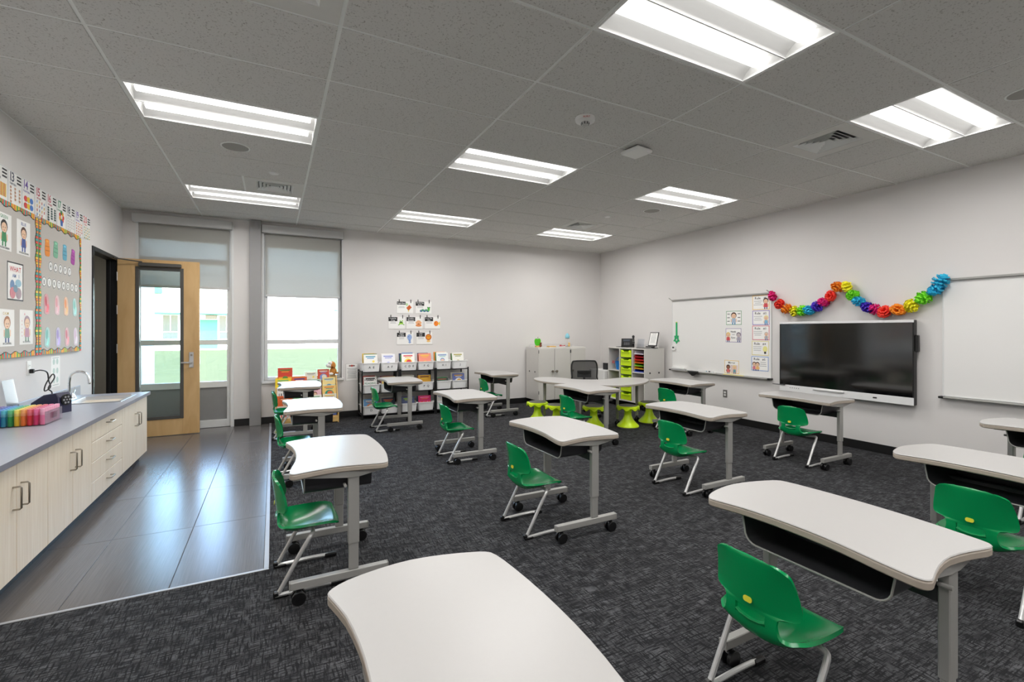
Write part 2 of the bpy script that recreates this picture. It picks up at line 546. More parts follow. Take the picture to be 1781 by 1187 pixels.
class Print:
    """flat print built as paper-thin ink shapes on a card; coordinates in the card's plane"""
    def __init__(self, z=0.0012):
        self.mb, self.mats, self.z = MB(), [], z
    def _m(self, c):
        m = c if not isinstance(c, tuple) else ink(*c)
        if m not in self.mats: self.mats.append(m)
        self.z += 0.00012
        return self.mats.index(m)
    def poly(self, pts, c):
        k = self._m(c)
        self.mb.add([(x, y, self.z) for x, y in pts], [tuple(range(len(pts)))], k); return self
    def rect(self, x, y, w_, h_, c):
        return self.poly([(x - w_ / 2, y - h_ / 2), (x + w_ / 2, y - h_ / 2), (x + w_ / 2, y + h_ / 2), (x - w_ / 2, y + h_ / 2)], c)
    def oval(self, x, y, a, b, c, n=14, a0=0, a1=360):
        return self.poly([(x + a * math.cos(R(a0 + (a1 - a0) * i / n)), y + b * math.sin(R(a0 + (a1 - a0) * i / n))) for i in range(n if a1 - a0 >= 360 else n + 1)], c)
    def border(self, w_, h_, t, c):
        self.rect(0, h_ / 2 - t / 2, w_, t, c); self.rect(0, -h_ / 2 + t / 2, w_, t, c)
        self.rect(-w_ / 2 + t / 2, 0, t, h_, c); self.rect(w_ / 2 - t / 2, 0, t, h_, c); return self
    def text(self, s, x, y, size, c, width=None, align=0):
        k = self._m(c)
        tot, run = 0.0, []
        for ch in s:
            if ch == ' ': tot += 0.32; continue
            g = GLY[ch]; run.append((g, tot)); tot += g[2] + 0.09
        tot -= 0.09
        sx = size
        if width and tot * size > width: sx = width / tot
        x0 = x - tot * sx / 2 if align == 0 else x
        for (vs, fs, _), ox in run:
            self.mb.add([(x0 + (a + ox) * sx, y + b * size, self.z) for a, b in vs], fs, k)
        return self
    def lines(self, x, y, w_, n, gap, c, t=0.004, vary=0.3):
        for i in range(n):
            ww = w_ * (1 - vary * random.random())
            self.rect(x, y - i * gap, ww, t, c)
        return self
    def build(self, parent, name='print'):
        return self.mb.build(name, self.mats, parent, angle=180)

def kid(p, x, y, s, hair, shirt, skin=(238, 200, 168), trousers=(70, 90, 140)):
    p.rect(x - .10 * s, y - .46 * s, .10 * s, .18 * s, trousers); p.rect(x + .10 * s, y - .46 * s, .10 * s, .18 * s, trousers)
    p.poly([(x - .2 * s, y - .38 * s), (x + .2 * s, y - .38 * s), (x + .15 * s, y - .02 * s), (x - .15 * s, y - .02 * s)], shirt)
    p.rect(x - .22 * s, y - .2 * s, .08 * s, .25 * s, skin); p.rect(x + .22 * s, y - .2 * s, .08 * s, .25 * s, skin)
    p.oval(x, y + .2 * s, .25 * s, .25 * s, hair); p.oval(x, y + .15 * s, .2 * s, .19 * s, skin)
    p.oval(x - .07 * s, y + .15 * s, .022 * s, .03 * s, (40, 30, 30), 8); p.oval(x + .07 * s, y + .15 * s, .022 * s, .03 * s, (40, 30, 30), 8)
    p.oval(x, y + .06 * s, .06 * s, .03 * s, (190, 90, 80), 8, 180, 360)

def card(name, label, cat, w_, h_, M, draw=None, paper=None, th=0.0012, group=None, tilt=0.0):
    mb = MB().box(-w_ / 2, -h_ / 2, 0, w_ / 2, h_ / 2, th)
    o = mb.build(name, paper or M_PAPER, label=label, cat=cat, group=group)
    o.matrix_world = M @ Matrix.Rotation(tilt, 4, 'Z')
    if draw:
        p = Print(th)
        draw(p)
        p.build(o)
    return o

# ================================================================== THE ROOM
def struct(name, mb, mat, label=None, parent=None, **kw):
    return mb.build(name, mat, parent, kind='structure' if parent is None else None, label=label, **kw)

GX, GY = 1.2192, 0.6096
# floor: carpet slab and the tiled strip
TX1, TY0 = 0.87, -0.76          # the tiled area reaches from the left wall to x = TX1, from the back wall to y = TY0
struct('floor', MB().box(XL - .1, YF - .1, -.12, XR + .1, TY0, 0).box(TX1, TY0, -.12, XR + .1, YB + .1, 0), M_CARPET,
       'charcoal loop carpet with woven dash pattern')
ft = struct('floor_tiled', MB().box(XL - .1, TY0, -.12, TX1, YB + .1, -.004), M_GROUT, 'strip of large grey floor tiles along the sink counter')
TW, TL = 0.457, 0.914
tile_cache = {}
y = TY0
ys = [TY0, 0.147]
while ys[-1] < YB: ys.append(ys[-1] + TL)
xs = [TX1 - .022]
while xs[-1] > XL: xs.append(xs[-1] - TW)
for a in range(len(ys) - 1):
    for b in range(len(xs) - 1):
        y0, y1 = ys[a], min(ys[a + 1], YB)
        x1, x0 = xs[b], max(xs[b + 1], XL)
        g = 0.0016
        key = (round(x1 - x0, 3), round(y1 - y0, 3))
        if key not in tile_cache:
            tile_cache[key] = MB().box(g, g, -.01, x1 - x0 - g, y1 - y0 - g, 0, .0008).mesh('tile', M_TILE)
        obj('tile', tile_cache[key], ft, (x0, y0, 0))
struct('trim_1', MB().box(TX1 - .022, TY0 - .003, -.01, TX1 + .006, YB, .004, .002).box(XL, TY0 - .012, -.01, TX1 + .006, TY0 + .006, .004, .002),
       pm('transition_strip', S(176, 178, 182), 0.4, metal=.4), 'pale metal transition strip between tiles and carpet')

# walls
WT = 0.16
DY0, DY1, DZ = 2.905, 3.86, 2.36            # door opening in the left wall
WL = 0.09
mb = MB().box(XL - WL, YF, 0, XL, DY0, ZC + .2).box(XL - WL, DY1, 0, XL, YB + WT, ZC + .2).box(XL - WL, DY0, DZ, XL, DY1, ZC + .2)
struct('wall_left', mb, M_WALL, 'warm light grey wall with the tack boards and open door')
W1 = (-0.763, 0.344, 0.0, 2.96)
W2 = (0.775, 1.880, 0.645, 2.96)
mb = MB()
for x0, x1 in ((XL, W1[0]), (W1[1], W2[0]), (W2[1], XR)): mb.box(x0, YB, 0, x1, YB + WT, ZC + .2)
mb.box(W1[0], YB, W1[3], W1[1], YB + WT, ZC + .2).box(W2[0], YB, W2[3], W2[1], YB + WT, ZC + .2).box(W2[0], YB, 0, W2[1], YB + WT, W2[2])
struct('wall_back', mb, M_WALL, 'light grey wall with two tall windows')
struct('wall_right', MB().box(XR, YF, 0, XR + WT, YB + WT, ZC + .2), M_WALL, 'light grey wall carrying the whiteboards and display screen')
struct('wall_front', MB().box(XL - WT, YF - WT, 0, XR + WT, YF, ZC + .2), M_WALL, 'light grey wall behind the camera')
struct('trim_2', MB().box(.587, YB - .115, 0, .738, YB, ZC - .006, .004), M_PILLAR, 'slim grey pillar between the two windows')
BH = .102
struct('baseboard_back', MB().box(W1[1] + .045, YB - .008, 0, .587, YB, BH, .002).box(.738, YB - .008, 0, XR, YB, BH, .002), M_BASE, 'black vinyl baseboard under the windows')
struct('baseboard_right', MB().box(XR - .008, YF, 0, XR, YB - .008, BH, .002), M_BASE, 'black vinyl baseboard under the whiteboards')
struct('baseboard_front', MB().box(XL, YF, 0, XR - .008, YF + .008, BH, .002), M_BASE, 'black vinyl baseboard behind the camera')
struct('baseboard_left', MB().box(XL, YF + .008, 0, XL + .008, -1.62, BH, .002).box(XL, 2.56, 0, XL + .008, DY0 - .05, BH, .002), M_BASE, 'black vinyl baseboard beside the counter')

# ceiling: slab, lay-in tiles, tees
ceil = struct('ceiling', MB().box(XL - WT, YF - WT, ZC + .17, XR + WT, YB + WT, ZC + .32), M_PLEN, 'suspended ceiling of grey speckled acoustic panels')
LIGHTS = [(i, j) for j in (4, 0, -4, -8) for i in (0, 2, 4)]
VENTS = [(.6096, -1.8288), (4.8768, -1.8288), (.6096, 1.8288), (4.8768, 1.8288)]
lit = {(i, j) for i, j in LIGHTS}
vented = {(0, -3): .6096, (4, -3): 4.8768, (0, 3): .6096, (4, 3): 4.8768}
pan = {}
def panel(x0, y0, x1, y1):
    g = .0105
    key = (round(x1 - x0, 3), round(y1 - y0, 3))
    if key not in pan:
        pan[key] = MB().box(g, g, -.004, x1 - x0 - g, y1 - y0 - g, .014, .002).mesh('ceiling_panel', M_ACT)
    obj('ceiling_panel', pan[key], ceil, (x0, y0, ZC))
for i in range(-1, 6):
    for j in range(-10, 7):
        x0, x1 = max(i * GX, XL), min((i + 1) * GX, XR)
        y0, y1 = max(j * GY, YF), min((j + 1) * GY, YB)
        if (i, j) in lit: continue
        if (i, j) in vented:
            xv = vented[i, j]
            if xv - x0 > .3: panel(x0, y0, xv, y1)
            if x1 - xv - GY > .3: panel(xv + GY, y0, x1, y1)
            continue
        panel(x0, y0, x1, y1)
bar = MB().box(-.012, YF, .0012, .012, YB, .006).mesh('grid_bar', M_TEE)
for i in range(0, 6): obj('grid_bar', bar, ceil, (i * GX, 0, ZC))
for i, j in vented: 
    x = vented[i, j] if i == 0 else vented[i, j] + GY
    obj('grid_bar', MB().box(-.012, .0, .0012, .012, GY, .006).mesh('grid_bar', M_TEE), ceil, (x, j * GY, ZC))
bar = MB().box(XL, -.012, .0010, XR, .012, .0055).mesh('cross_bar', M_TEE)
for j in range(-9, 7): obj('cross_bar', bar, ceil, (0, j * GY, ZC))
obj('edge_angle', MB().box(XL, YF, -.003, XL + .022, YB, .002).box(XR - .022, YF, -.003, XR, YB, .002).box(XL + .022, YB - .022, -.003, XR - .022, YB, .002).box(XL + .022, YF, -.003, XR - .022, YF + .022, .002).mesh('edge_angle', M_TEE), ceil, (0, 0, ZC))

# ---- troffers
def make_troffer():
    t = thing('troffer_light', 'x', 'ceiling light')
    g = .008
    x0, x1, y0, y1 = g, GX - g, g, GY - g
    f = .014
    MB().box(x0, y0, -.003, x1, y0 + f, .004).box(x0, y1 - f, -.003, x1, y1, .004).box(x0, y0 + f, -.003, x0 + f, y1 - f, .004).box(x1 - f, y0 + f, -.003, x1, y1 - f, .004).build('frame', M_WHITE, t)
    # pan: two curved bays across y, end walls
    ym = GY / 2
    V, F = [], []
    prof = []
    for bay in (0, 1):
        a, b = (y0 + f, ym - .004) if bay == 0 else (ym + .004, y1 - f)
        for k in range(13):
            u = k / 12
            prof.append((a + (b - a) * u, .003 + .075 * math.sin(PI * u) ** .6))
    for xx in (x0 + f, x1 - f):
        for yy, zz in prof: V.append((xx, yy, zz))
    n = len(prof)
    for k in range(n - 1): F.append((k, k + 1, n + k + 1, n + k))
    mb = MB().add(V, F)
    for xx in (x0 + f, x1 - f):
        mb.add([(xx, yy, zz) for yy, zz in prof] + [(xx, y1 - f, .003), (xx, y0 + f, .003)], [tuple(range(n)) + (n, n + 1)])
    mb.build('reflector', pm('reflector_white', S(222, 222, 220), .6, var=.01), t, angle=50)
    MB().box(x0 + f, ym - .004, -.002, x1 - f, ym + .004, .004).build('divider', M_WHITE, t)
    for bay in (0, 1):
        yc = (y0 + f + ym - .004) / 2 if bay == 0 else (ym + .004 + y1 - f) / 2
        V, F = [], []
        K = 9
        for xx in (x0 + .05, x1 - .05):
            for k in range(K):
                a = PI + PI * k / (K - 1)
                V.append((xx, yc + .058 * math.cos(a), .062 + .046 * math.sin(a)))
        for k in range(K - 1): F.append((k, k + 1, K + k + 1, K + k))
        F.append(tuple(range(K))); F.append(tuple(range(K, 2 * K)))
        F.append((0, K - 1, 2 * K - 1, K))
        MB().add(V, F).build('lamp_lens', M_LENS, t)
        ad = bpy.data.lights.new('lamp', 'AREA')
        ad.shape = 'RECTANGLE'; ad.size = GX - .14; ad.size_y = .085; ad.energy = LAMP_W; ad.color = (1.0, .982, .962)
        obj('lamp', ad, t, (GX / 2, yc, .0135))
    return t
TL_LABEL = {
    (0, 0): 'recessed twin-lens ceiling light above the sink counter, beside the round speaker grille',
    (0, 4): 'recessed twin-lens ceiling light above the windows, next to the small square vent',
    (2, 0): 'recessed twin-lens ceiling light in the middle of the room beyond the smoke detector',
    (2, 4): 'recessed twin-lens ceiling light above the white book bins and animal cards',
    (4, 0): 'recessed twin-lens ceiling light above the first whiteboard, beside a round speaker grille',
    (4, 4): 'recessed twin-lens ceiling light in the far corner above the grey cabinets',
    (2, -4): 'largest recessed twin-lens ceiling light, cut off by the top of the picture',
    (0, -4): 'recessed twin-lens ceiling light overhead above the near end of the counter',
    (0, -8): 'recessed twin-lens ceiling light behind the camera on the counter side',
    (2, -8): 'recessed twin-lens ceiling light behind the camera in the middle of the room',
    (4, -8): 'recessed twin-lens ceiling light behind the camera on the whiteboard side',
    (4, -4): 'recessed twin-lens ceiling light near the display screen wall, beside the louvred vent',
}
tr0 = None
for i, j in LIGHTS:
    lab = TL_LABEL.get((i, j), 'recessed twin-lens ceiling light overhead behind the camera')
    loc = (i * GX, j * GY, ZC)
    if tr0 is None:
        tr0 = make_troffer(); tr0.location = loc; tr0['label'] = lab; tr0['group'] = 'recessed ceiling lights'
    else: copy_tree(tr0, loc, 0, lab)

# ---- vents
def make_vent():
    t = thing('ceiling_vent', 'x', 'vent')
    g, c = .0105, GY / 2
    s = .19
    mb = MB()
    for a, b, e, h in ((g, g, GY - g, c - s), (g, c + s, GY - g, GY - g), (g, c - s, c - s, c + s), (c + s, c - s, GY - g, c + s)):
        mb.box(a, b, -.004, e, h, .012)
    mb.build('panel', pm('vent_panel', S(216, 215, 210), .6), t)
    MB().box(c - s, c - s, .03, c + s, c + s, .04).build('backing', M_BASE, t)
    for k in range(5):
        r0 = s - .036 * k; r1 = r0 - .026
        z0, z1 = -.002, .022
        V = [(c + a * r0, c + b * r0, z0) for a, b in ((-1, -1), (1, -1), (1, 1), (-1, 1))] + [(c + a * r1, c + b * r1, z1) for a, b in ((-1, -1), (1, -1), (1, 1), (-1, 1))]
        V += [(x, y, z + .003) for x, y, z in V]
        F = []
        for q in range(4):
            q2 = (q + 1) % 4
            F += [(q, q2, 4 + q2, 4 + q), (8 + q, 8 + q2, 12 + q2, 12 + q), (q, q2, 8 + q2, 8 + q), (4 + q, 4 + q2, 12 + q2, 12 + q)]
        MB().add(V, F).build('louvre', M_TEE, t, angle=20)
    return t
VL = ['square louvred ceiling vent panel at the top edge of the picture above the counter side', 'square louvred ceiling vent panel near the display screen wall',
      'small square louvred ceiling vent before the windows', 'small square louvred ceiling vent in the far corner above the grey cabinets']
v0 = None
for (x, y), lab in zip(VENTS, VL):
    if v0 is None:
        v0 = make_vent(); v0.location = (x, y, ZC); v0['label'] = lab; v0['group'] = 'square ceiling vents'
    else: copy_tree(v0, (x, y, ZC), 0, lab)

# ---- speakers, sprinklers, smoke detector, access point
M_SPK = pm('speaker_grille', S(160, 158, 152), 0.7, var=.2, scale=400)
for (x, y), lab in (((.60, .945), 'round flush speaker grille above the sink counter'), ((5.486, .905), 'round flush speaker grille above the first whiteboard'), ((5.5, -2.66), 'round flush speaker grille cut off at the picture edge')):
    t = thing('ceiling_speaker', lab, 'speaker', (x, y, ZC), 0, 'ceiling speakers')
    MB().lathe([(.115, -.004), (.115, -.009), (.105, -.011), (.105, -.004)], n=32).build('trim_ring', M_TEE, t)
    MB().lathe([(.103, -.003), (.103, -.008), (.06, -.0095), (.01, -.0098)], n=32).build('grille', M_SPK, t)
for (x, y), lab in (((.905, 1.56), 'white sprinkler cover plate near the windows'), ((5.15, 1.44), 'white sprinkler cover plate in the far corner of the ceiling')):
    t = thing('sprinkler_cover', lab, 'sprinkler', (x, y, ZC), 0, 'sprinkler covers')
    MB().lathe([(.04, -.003), (.045, -.008), (.044, -.014), (.036, -.018), (.004, -.0185)], n=24).build('cover_plate', M_WHITE, t)
    MB().lathe([(.05, -.0035), (.05, -.006), (.03, -.007)], n=24).build('rim', M_TEE, t)
t = thing('smoke_detector', 'white round smoke alarm with red lettering on the ceiling', 'smoke detector', (3.03, -.945, ZC))
MB().lathe([(.075, -.004), (.078, -.012), (.074, -.03), (.06, -.038), (.03, -.04)], n=32).build('housing', M_WHITE, t)
MB().lathe([(.03, -.04), (.03, -.052), (.024, -.055), (.022, -.062), (.01, -.064)], n=20).build('sensor_cap', pm('alarm_grey', S(190, 190, 188), .4), t)
for k in range(8):
    a = k * PI / 4
    MB().box(.0285 * math.cos(a) - .003, .0285 * math.sin(a) - .003, -.056, .0285 * math.cos(a) + .003, .0285 * math.sin(a) + .003, -.04).build('sensor_slot', M_BASE, t)
p = Print(0.0)
p.text('ALERT', 0, 0, .017, (200, 30, 30))
q = p.build(t, 'lettering'); q.rotation_euler = (R(180 - 60), 0, R(-27)); q.location = (-.012, -.066, -.034); q.matrix_parent_inverse.identity()
q.rotation_euler = (R(115), 0, R(-27)); q.location = (-.034, -.064, -.031)
t = thing('wireless_access_point', 'white square wireless access point mounted under the ceiling', 'access point', (3.80, -.66, ZC), R(8))
MB().box(-.105, -.105, -.052, .105, .105, -.02, .014).build('housing', M_WHITE, t)
MB().box(-.07, -.07, -.02, .07, .07, -.0045).build('bracket', M_BOX, t)

# ---- windows
M_FR = M_ALU
def window(name, label, W, rails, sill, base):
    x0, x1, z0, z1 = W
    t = thing(name, label, 'window', (0, 0, 0)); t['kind'] = 'structure'
    ya, yb = YB + .05, YB + .105
    fw = .05
    MB().box(x0, ya, z0, x0 + fw, yb, z1, .003).build('jamb', M_ALUW, t)
    MB().box(x1 - fw, ya, z0, x1, yb, z1, .003).build('jamb', M_ALUW, t)
    MB().box(x0 + fw, ya, 2.685, x1 - fw, yb, z1, .003).build('head_panel', M_SPAN, t)
    zs = [z0 + base] + rails + [z1 - fw]
    for za, zb in rails: MB().box(x0 + fw, ya, za, x1 - fw, yb, zb, .003).build('rail', M_ALUW, t)
    return t, ya, yb, fw
t, ya, yb, fw = window('window_1', 'floor to ceiling window behind the open wooden door', W1, [(1.20, 1.272), (2.37, 2.44), (.58, .668), (.0, .108)], None, 0)
MB().box(W1[0] + fw, ya + .02, .108, W1[1] - fw, yb - .01, .58, .004).build('spandrel_panel', M_SPAN, t)
for za, zb in ((.668, 1.20), (1.272, 2.37), (2.44, 2.685)):
    MB().box(W1[0] + fw, ya + .025, za, W1[1] - fw, ya + .031, zb).build('pane', M_GLASS, t)
MB().box(W1[0], YB - .004, -.0, W1[0] + .03, YB + .05, 2.96).box(W1[1], YB - .004, 0, W1[1] + .04, YB + .0, 2.96).build('casing', M_ALUW, t)
t, ya, yb, fw = window('window_2', 'tall window with a sill above the picture books', W2, [(1.20, 1.268), (.645, .70)], .64, 0)
for za, zb in ((.70, 1.20), (1.268, 2.685)):
    MB().box(W2[0] + fw, ya + .025, za, W2[1] - fw, ya + .031, zb).build('pane', M_GLASS, t)
MB().box(W2[0] - .03, YB - .03, .605, W2[1] + .03, ya, .645, .004).build('sill', M_ALUW, t)
MB().box(W2[0] - .022, YB - .004, .645, W2[0], YB + .05, 2.96).build('casing', M_ALUW, t)
MB().box(W2[1], YB - .004, .645, W2[1] + .022, YB + .05, 2.96).build('casing', M_ALUW, t)
for nm, lab, W, zb in (('roller_shade', 'half lowered grey roller shade behind the open door', W1, 2.04), ('roller_shade', 'half lowered grey roller shade above the picture books', W2, 1.955)):
    x0, x1 = W[0], W[1]
    t = thing(nm, lab, 'roller shade', ((x0 + x1) / 2, YB, 2.88), 0, 'roller shades')
    hw = (x1 - x0) / 2
    MB().box(-hw - .03, -.075, 0, hw + .022, .0, .115, .004).build('valance', M_VAL, t)
    MB().box(-hw + .018, .0285, zb - 2.88, hw - .018, .03, .02).build('fabric', M_SHADE, t)
    MB().box(-hw + .018, .02, zb - 2.88 - .035, hw - .018, .038, zb - 2.88, .004).build('hem_bar', M_VAL, t)
    ch = MB()
    ch.tube([(hw + .012, -.012, .0), (hw + .012, -.012, -1.95)], .0022, 6)
    ch.build('chain', M_TUBE, t)

# ---- door in the left wall, standing open parallel to the windows
d = thing('door_1', 'open pale wooden door with a tall glass panel, black frame', 'door', (0, 0, 0)); d['kind'] = 'structure'
j = .05
MB().box(XL - WL - .01, DY0, 0, XL + .012, DY0 + j, DZ, .003).build('jamb', M_FRAMEB, d)
MB().box(XL - WL - .01, DY1 - j, 0, XL + .012, DY1, DZ, .003).build('jamb', M_FRAMEB, d)
MB().box(XL - WL - .01, DY0 + j, DZ - j, XL + .012, DY1 - j, DZ, .003).build('frame_head', M_FRAMEB, d)
MB().box(XL - .078, DY1 - j - .014, 0, XL - .055, DY1 - j, DZ - j, .002).build('door_stop', M_FRAMEB, d)
DX0, DX1, DYA, DYB = XL + .018, 0.0, 3.785, 3.83
gx0, gx1, gz0, gz1 = -.685, -.19, .235, 2.235
lf = MB().box(DX0, DYA, .008, gx0, DYB, 2.345, .002).box(gx1, DYA, .008, DX1, DYB, 2.345, .002).box(gx0, DYA, .008, gx1, DYB, gz0).box(gx0, DYA, gz1, gx1, DYB, 2.345).build('leaf', M_DOOR, d)
M_LITE = pm('lite_frame', S(88, 86, 82), .45, metal=.3)
lm = MB()
for a, b, e, h in ((gx0 - .012, gz0 - .012, gx0 + .028, gz1 + .012), (gx1 - .028, gz0 - .012, gx1 + .012, gz1 + .012), (gx0 + .028, gz0 - .012, gx1 - .028, gz0 + .028), (gx0 + .028, gz1 - .028, gx1 - .028, gz1 + .012)):
    lm.box(a, DYA - .008, b, e, DYB + .008, h, .003)
lm.build('lite_frame', M_LITE, lf)
MB().box(gx0 + .028, DYA + .018, gz0 + .028, gx1 - .028, DYA + .024, gz1 - .028).build('glass', M_GLASS, lf)
MB().box(-.118, DYA - .009, .905, -.066, DYA, 1.115, .003).build('escutcheon', M_STAIN, lf)
MB().cyl((-.09, DYA - .05, .975), .011, .05, 12, axis='y').box(-.205, DYA - .058, .966, -.082, DYA - .044, .986, .004).build('lever_handle', M_STAIN, lf)
MB().cyl((-.09, DYA - .016, 1.075), .013, .01, 14, axis='y').build('lock_cylinder', M_NICKEL, lf)
MB().box(-.004, DYA + .008, .93, .0012, DYB - .008, 1.05).build('latch_plate', M_STAIN, lf)
MB().box(-.66, DYA - .05, 2.25, -.20, DYA, 2.298, .006).build('closer_body', M_LITE, d)
MB().tube([(-.62, DYA - .03, 2.305), (-.85, DYA - .10, 2.325), (XL + .016, DYA - .16, 2.328)], .008, 8).build('closer_arm', M_LITE, d)
for z in (.25, 1.12, 1.62, 2.05):
    MB().box(XL + .012, DYA - .004, z, XL + .019, DYA + .03, z + .115).cyl((XL + .017, DYA - .006, z), .007, .115, 10).build('hinge', M_STAIN, d)
MB().box(XL - .03, DY0 + j - .001, .92, XL - .005, DY0 + j + .003, 1.06).build('strike_plate', M_RUB, d)

# ---- passage seen through the door
hy0, hy1, hx = 1.6, 6.4, XL - WL - 1.9
struct('wall_hall', MB().box(hx - .1, hy0, 0, hx, hy1, 2.75).box(hx, hy1, 0, XL - WL, hy1 + .1, 2.75).box(hx, hy0 - .1, 0, XL - WL, hy0, 2.75).box(XL - WL - .08, YB + WT, 0, XL - WL, hy1, 2.75), M_HALL, 'dim wall of the passage beyond the open door')
struct('floor_hall', MB().box(hx, hy0, -.1, XL - WL + .0, hy1, -.001).box(XL - WL, DY0, -.1, XL - .1, DY1, 0.0), M_TILE, 'passage floor beyond the open door')
hc = struct('ceiling_hall', MB().box(hx - .1, hy0 - .1, 2.75, XL - WL, hy1 + .1, 2.85), M_ACT, 'passage ceiling beyond the open door')
t = thing('hall_fill_light', 'added unseen light brightening the passage beyond the door', 'ceiling light', (hx + 1.0, 4.6, 2.75))  # added lamp, out of view, brightens the passage walls
MB().box(-.3, -.3, -.012, .3, .3, -.001).build('frame', M_WHITE, t)
MB().box(-.27, -.27, -.018, .27, .27, -.012).build('lamp_lens', pm('hall_fill_lens', S(250, 250, 250), .4, emit=((1, .95, .88), 9.0)), t)

# ---- outdoors
struct('lawn', MB().box(-90, YB + WT + .6, -.3, 90, 39.5, -.12), M_LAWN, 'mown lawn outside the windows')
struct('path', MB().box(-90, YB + WT, -.3, 90, YB + WT + .6, -.10).box(-90, 39.5, -.3, 90, 44, -.10), M_PAVE, 'pale paved strip along the buildings')
t = thing('school_building', 'white stucco school wing with teal canopy across the lawn', 'building', (-4, 42, -.1))
MB().box(-30, 0, 0, 40, 9, 6.1, .02).build('wall', M_STUCCO, t)
MB().box(-30, -.15, 6.1, 40, 9.1, 6.35, .02).build('parapet_cap', M_STUCCO, t)
rp = MB().box(-14, -.35, 4.45, -2.95, -.02, 4.95, .01).build('roof_band', M_TEAL, t)
for k in range(26): MB().box(-14 + k * .42, -.39, 4.45, -13.96 + k * .42, -.35, 4.95).build('seam', M_TEAL, rp)
MB().box(-3.6, -1.1, 2.80, 2.2, -.01, 2.92, .01).build('canopy', M_TEAL, t)
MB().box(9.85, -.6, 3.3, 10.2, -.01, 3.42, .01).build('lamp_bracket', M_TEAL, t)
for x0, x1 in ((-2.97, -1.85), (-1.8, -.6), (.85, 2.0)):
    wd = MB().box(x0, -.06, .75, x1, .05, .82).box(x0, -.06, 2.72, x1, .05, 2.79).box(x0, -.06, .82, x0 + .07, .05, 2.72).box(x1 - .07, -.06, .82, x1, .05, 2.72).box(x0 + .07, -.06, 1.35, x1 - .07, .05, 1.41).box((x0 + x1) / 2 - .03, -.06, 1.41, (x0 + x1) / 2 + .03, .05, 2.72).build('window', M_STUCCO, t)
    for a, b, e, h in ((x0 + .07, .82, x1 - .07, 1.35), (x0 + .07, 1.41, (x0 + x1) / 2 - .03, 2.72), ((x0 + x1) / 2 + .03, 1.41, x1 - .07, 2.72)):
        MB().box(a, -.02, b, e, -.008, h).build('pane', M_DARKGL, wd)
MB().box(-.45, -.05, 0.0, .78, -.01, 2.4).build('door_panel', M_TEAL, t)
MB().box(-.05, -.06, 2.45, .72, -.01, 2.78).build('transom_pane', M_DARKGL, t)

# ================================================================== SINK COUNTER
CT, CX, CY0, CY1 = 0.74, -0.30, -1.60, 2.50            # counter height, front edge, ends
def handle_v(mb, x, y, z0, z1):
    mb.tube([(x, y, z0), (x + .028, y, z0), (x + .034, y, z0 + .006), (x + .034, y, z1 - .006), (x + .028, y, z1), (x, y, z1)], .0048, 8)
def handle_h(mb, x, y0, y1, z):
    mb.tube([(x, y0, z), (x + .028, y0, z), (x + .034, y0 + .006, z), (x + .034, y1 - .006, z), (x + .028, y1, z), (x, y1, z)], .0048, 8)
FX = -.325                                             # front plane of the cabinet fronts
def base_cabinet(label, y0, y1, split=None, drawers=0, handles=((.47, .585),)):
    t = thing('base_cabinet', label, 'cabinet', (0, y0, 0), 0, 'maple base cabinets under the counter')
    L_ = y1 - y0
    zt, zb = CT - .03, .095
    MB().box(XL + .002, .001, zb, FX - .02, L_ - .001, zt).box(XL + .002, .001, 0, FX - .075, L_ - .001, zb).build('carcass', M_MAPLE, t)
    MB().box(FX - .075, .001, 0, FX - .069, L_ - .001, zb).build('toe_kick', M_BASE, t)
    g = .0032
    if drawers:
        h = (zt - zb) / drawers
        for k in range(drawers):
            dr = MB().box(FX - .019, g, zb + k * h + g, FX, L_ - g, zb + (k + 1) * h - g, .0015).build('drawer', M_MAPLE, t)
            hb = MB(); handle_h(hb, FX, L_ / 2 - .055, L_ / 2 + .055, zb + (k + .5) * h + .02); hb.build('handle', M_NICKEL, dr)
    else:
        s = split - y0
        for a, b, hy in ((0, s, s - .045), (s, L_, s + .045)):
            dr = MB().box(FX - .019, a + g, zb + g, FX, b - g, zt - g, .0015).build('door', M_MAPLE, t)
            hb = MB(); handle_v(hb, FX, hy, .46, .58); hb.build('handle', M_NICKEL, dr)
    return t
base_cabinet('maple cabinet with two doors, hidden below the picture edge', -1.60, -.82, -1.21)
base_cabinet('maple cabinet with two doors cut off at the picture edge', -.82, -.04, -.43)
base_cabinet('maple cabinet with two doors beside the drawer stack', -.04, .736, .36)
base_cabinet('maple cabinet with four stacked drawers', .736, 1.537, drawers=4)
base_cabinet('maple sink cabinet with two doors nearest the open door', 1.537, CY1 - .02, 2.02)
SX0, SX1, SY0, SY1 = -.80, -.40, 1.74, 2.24            # sink cut-out
t = thing('countertop', 'long grey laminate worktop with backsplash over the maple cabinets', 'countertop', (0, 0, CT))
mb = MB()
for a, b, e, h in ((XL + .001, CY0, SX0, CY1), (SX1, CY0, CX, CY1), (SX0, CY0, SX1, SY0), (SX0, SY1, SX1, CY1)):
    mb.box(a, b, -.03, e, h, 0, .0)
mb.build('worktop', M_COUNTER, t)
MB().box(XL + .001, CY0, .0, XL + .019, CY1, .10, .003).build('backsplash', M_COUNTER, t)
MB().box(CX, CY0, -.031, CX + .002, CY1 + .002, .0).box(XL + .02, CY1, -.031, CX, CY1 + .002, .0).build('edge_band', pm('counter_edge', S(128, 129, 140), .35), t)
t = thing('kitchen_sink', 'stainless steel drop-in sink beside the chrome faucet', 'sink', (0, 0, CT + .0005))
mb = MB()
r = .028
for a, b, e, h in ((SX0 - .075, SY0 - r, SX0 + .03, SY1 + r), (SX1 - .004, SY0 - r, SX1 + r, SY1 + r), (SX0 + .03, SY0 - r, SX1 - .004, SY0 + .004), (SX0 + .03, SY1 - .004, SX1 - .004, SY1 + r)):
    mb.box(a, b, 0, e, h, .004, .0015)
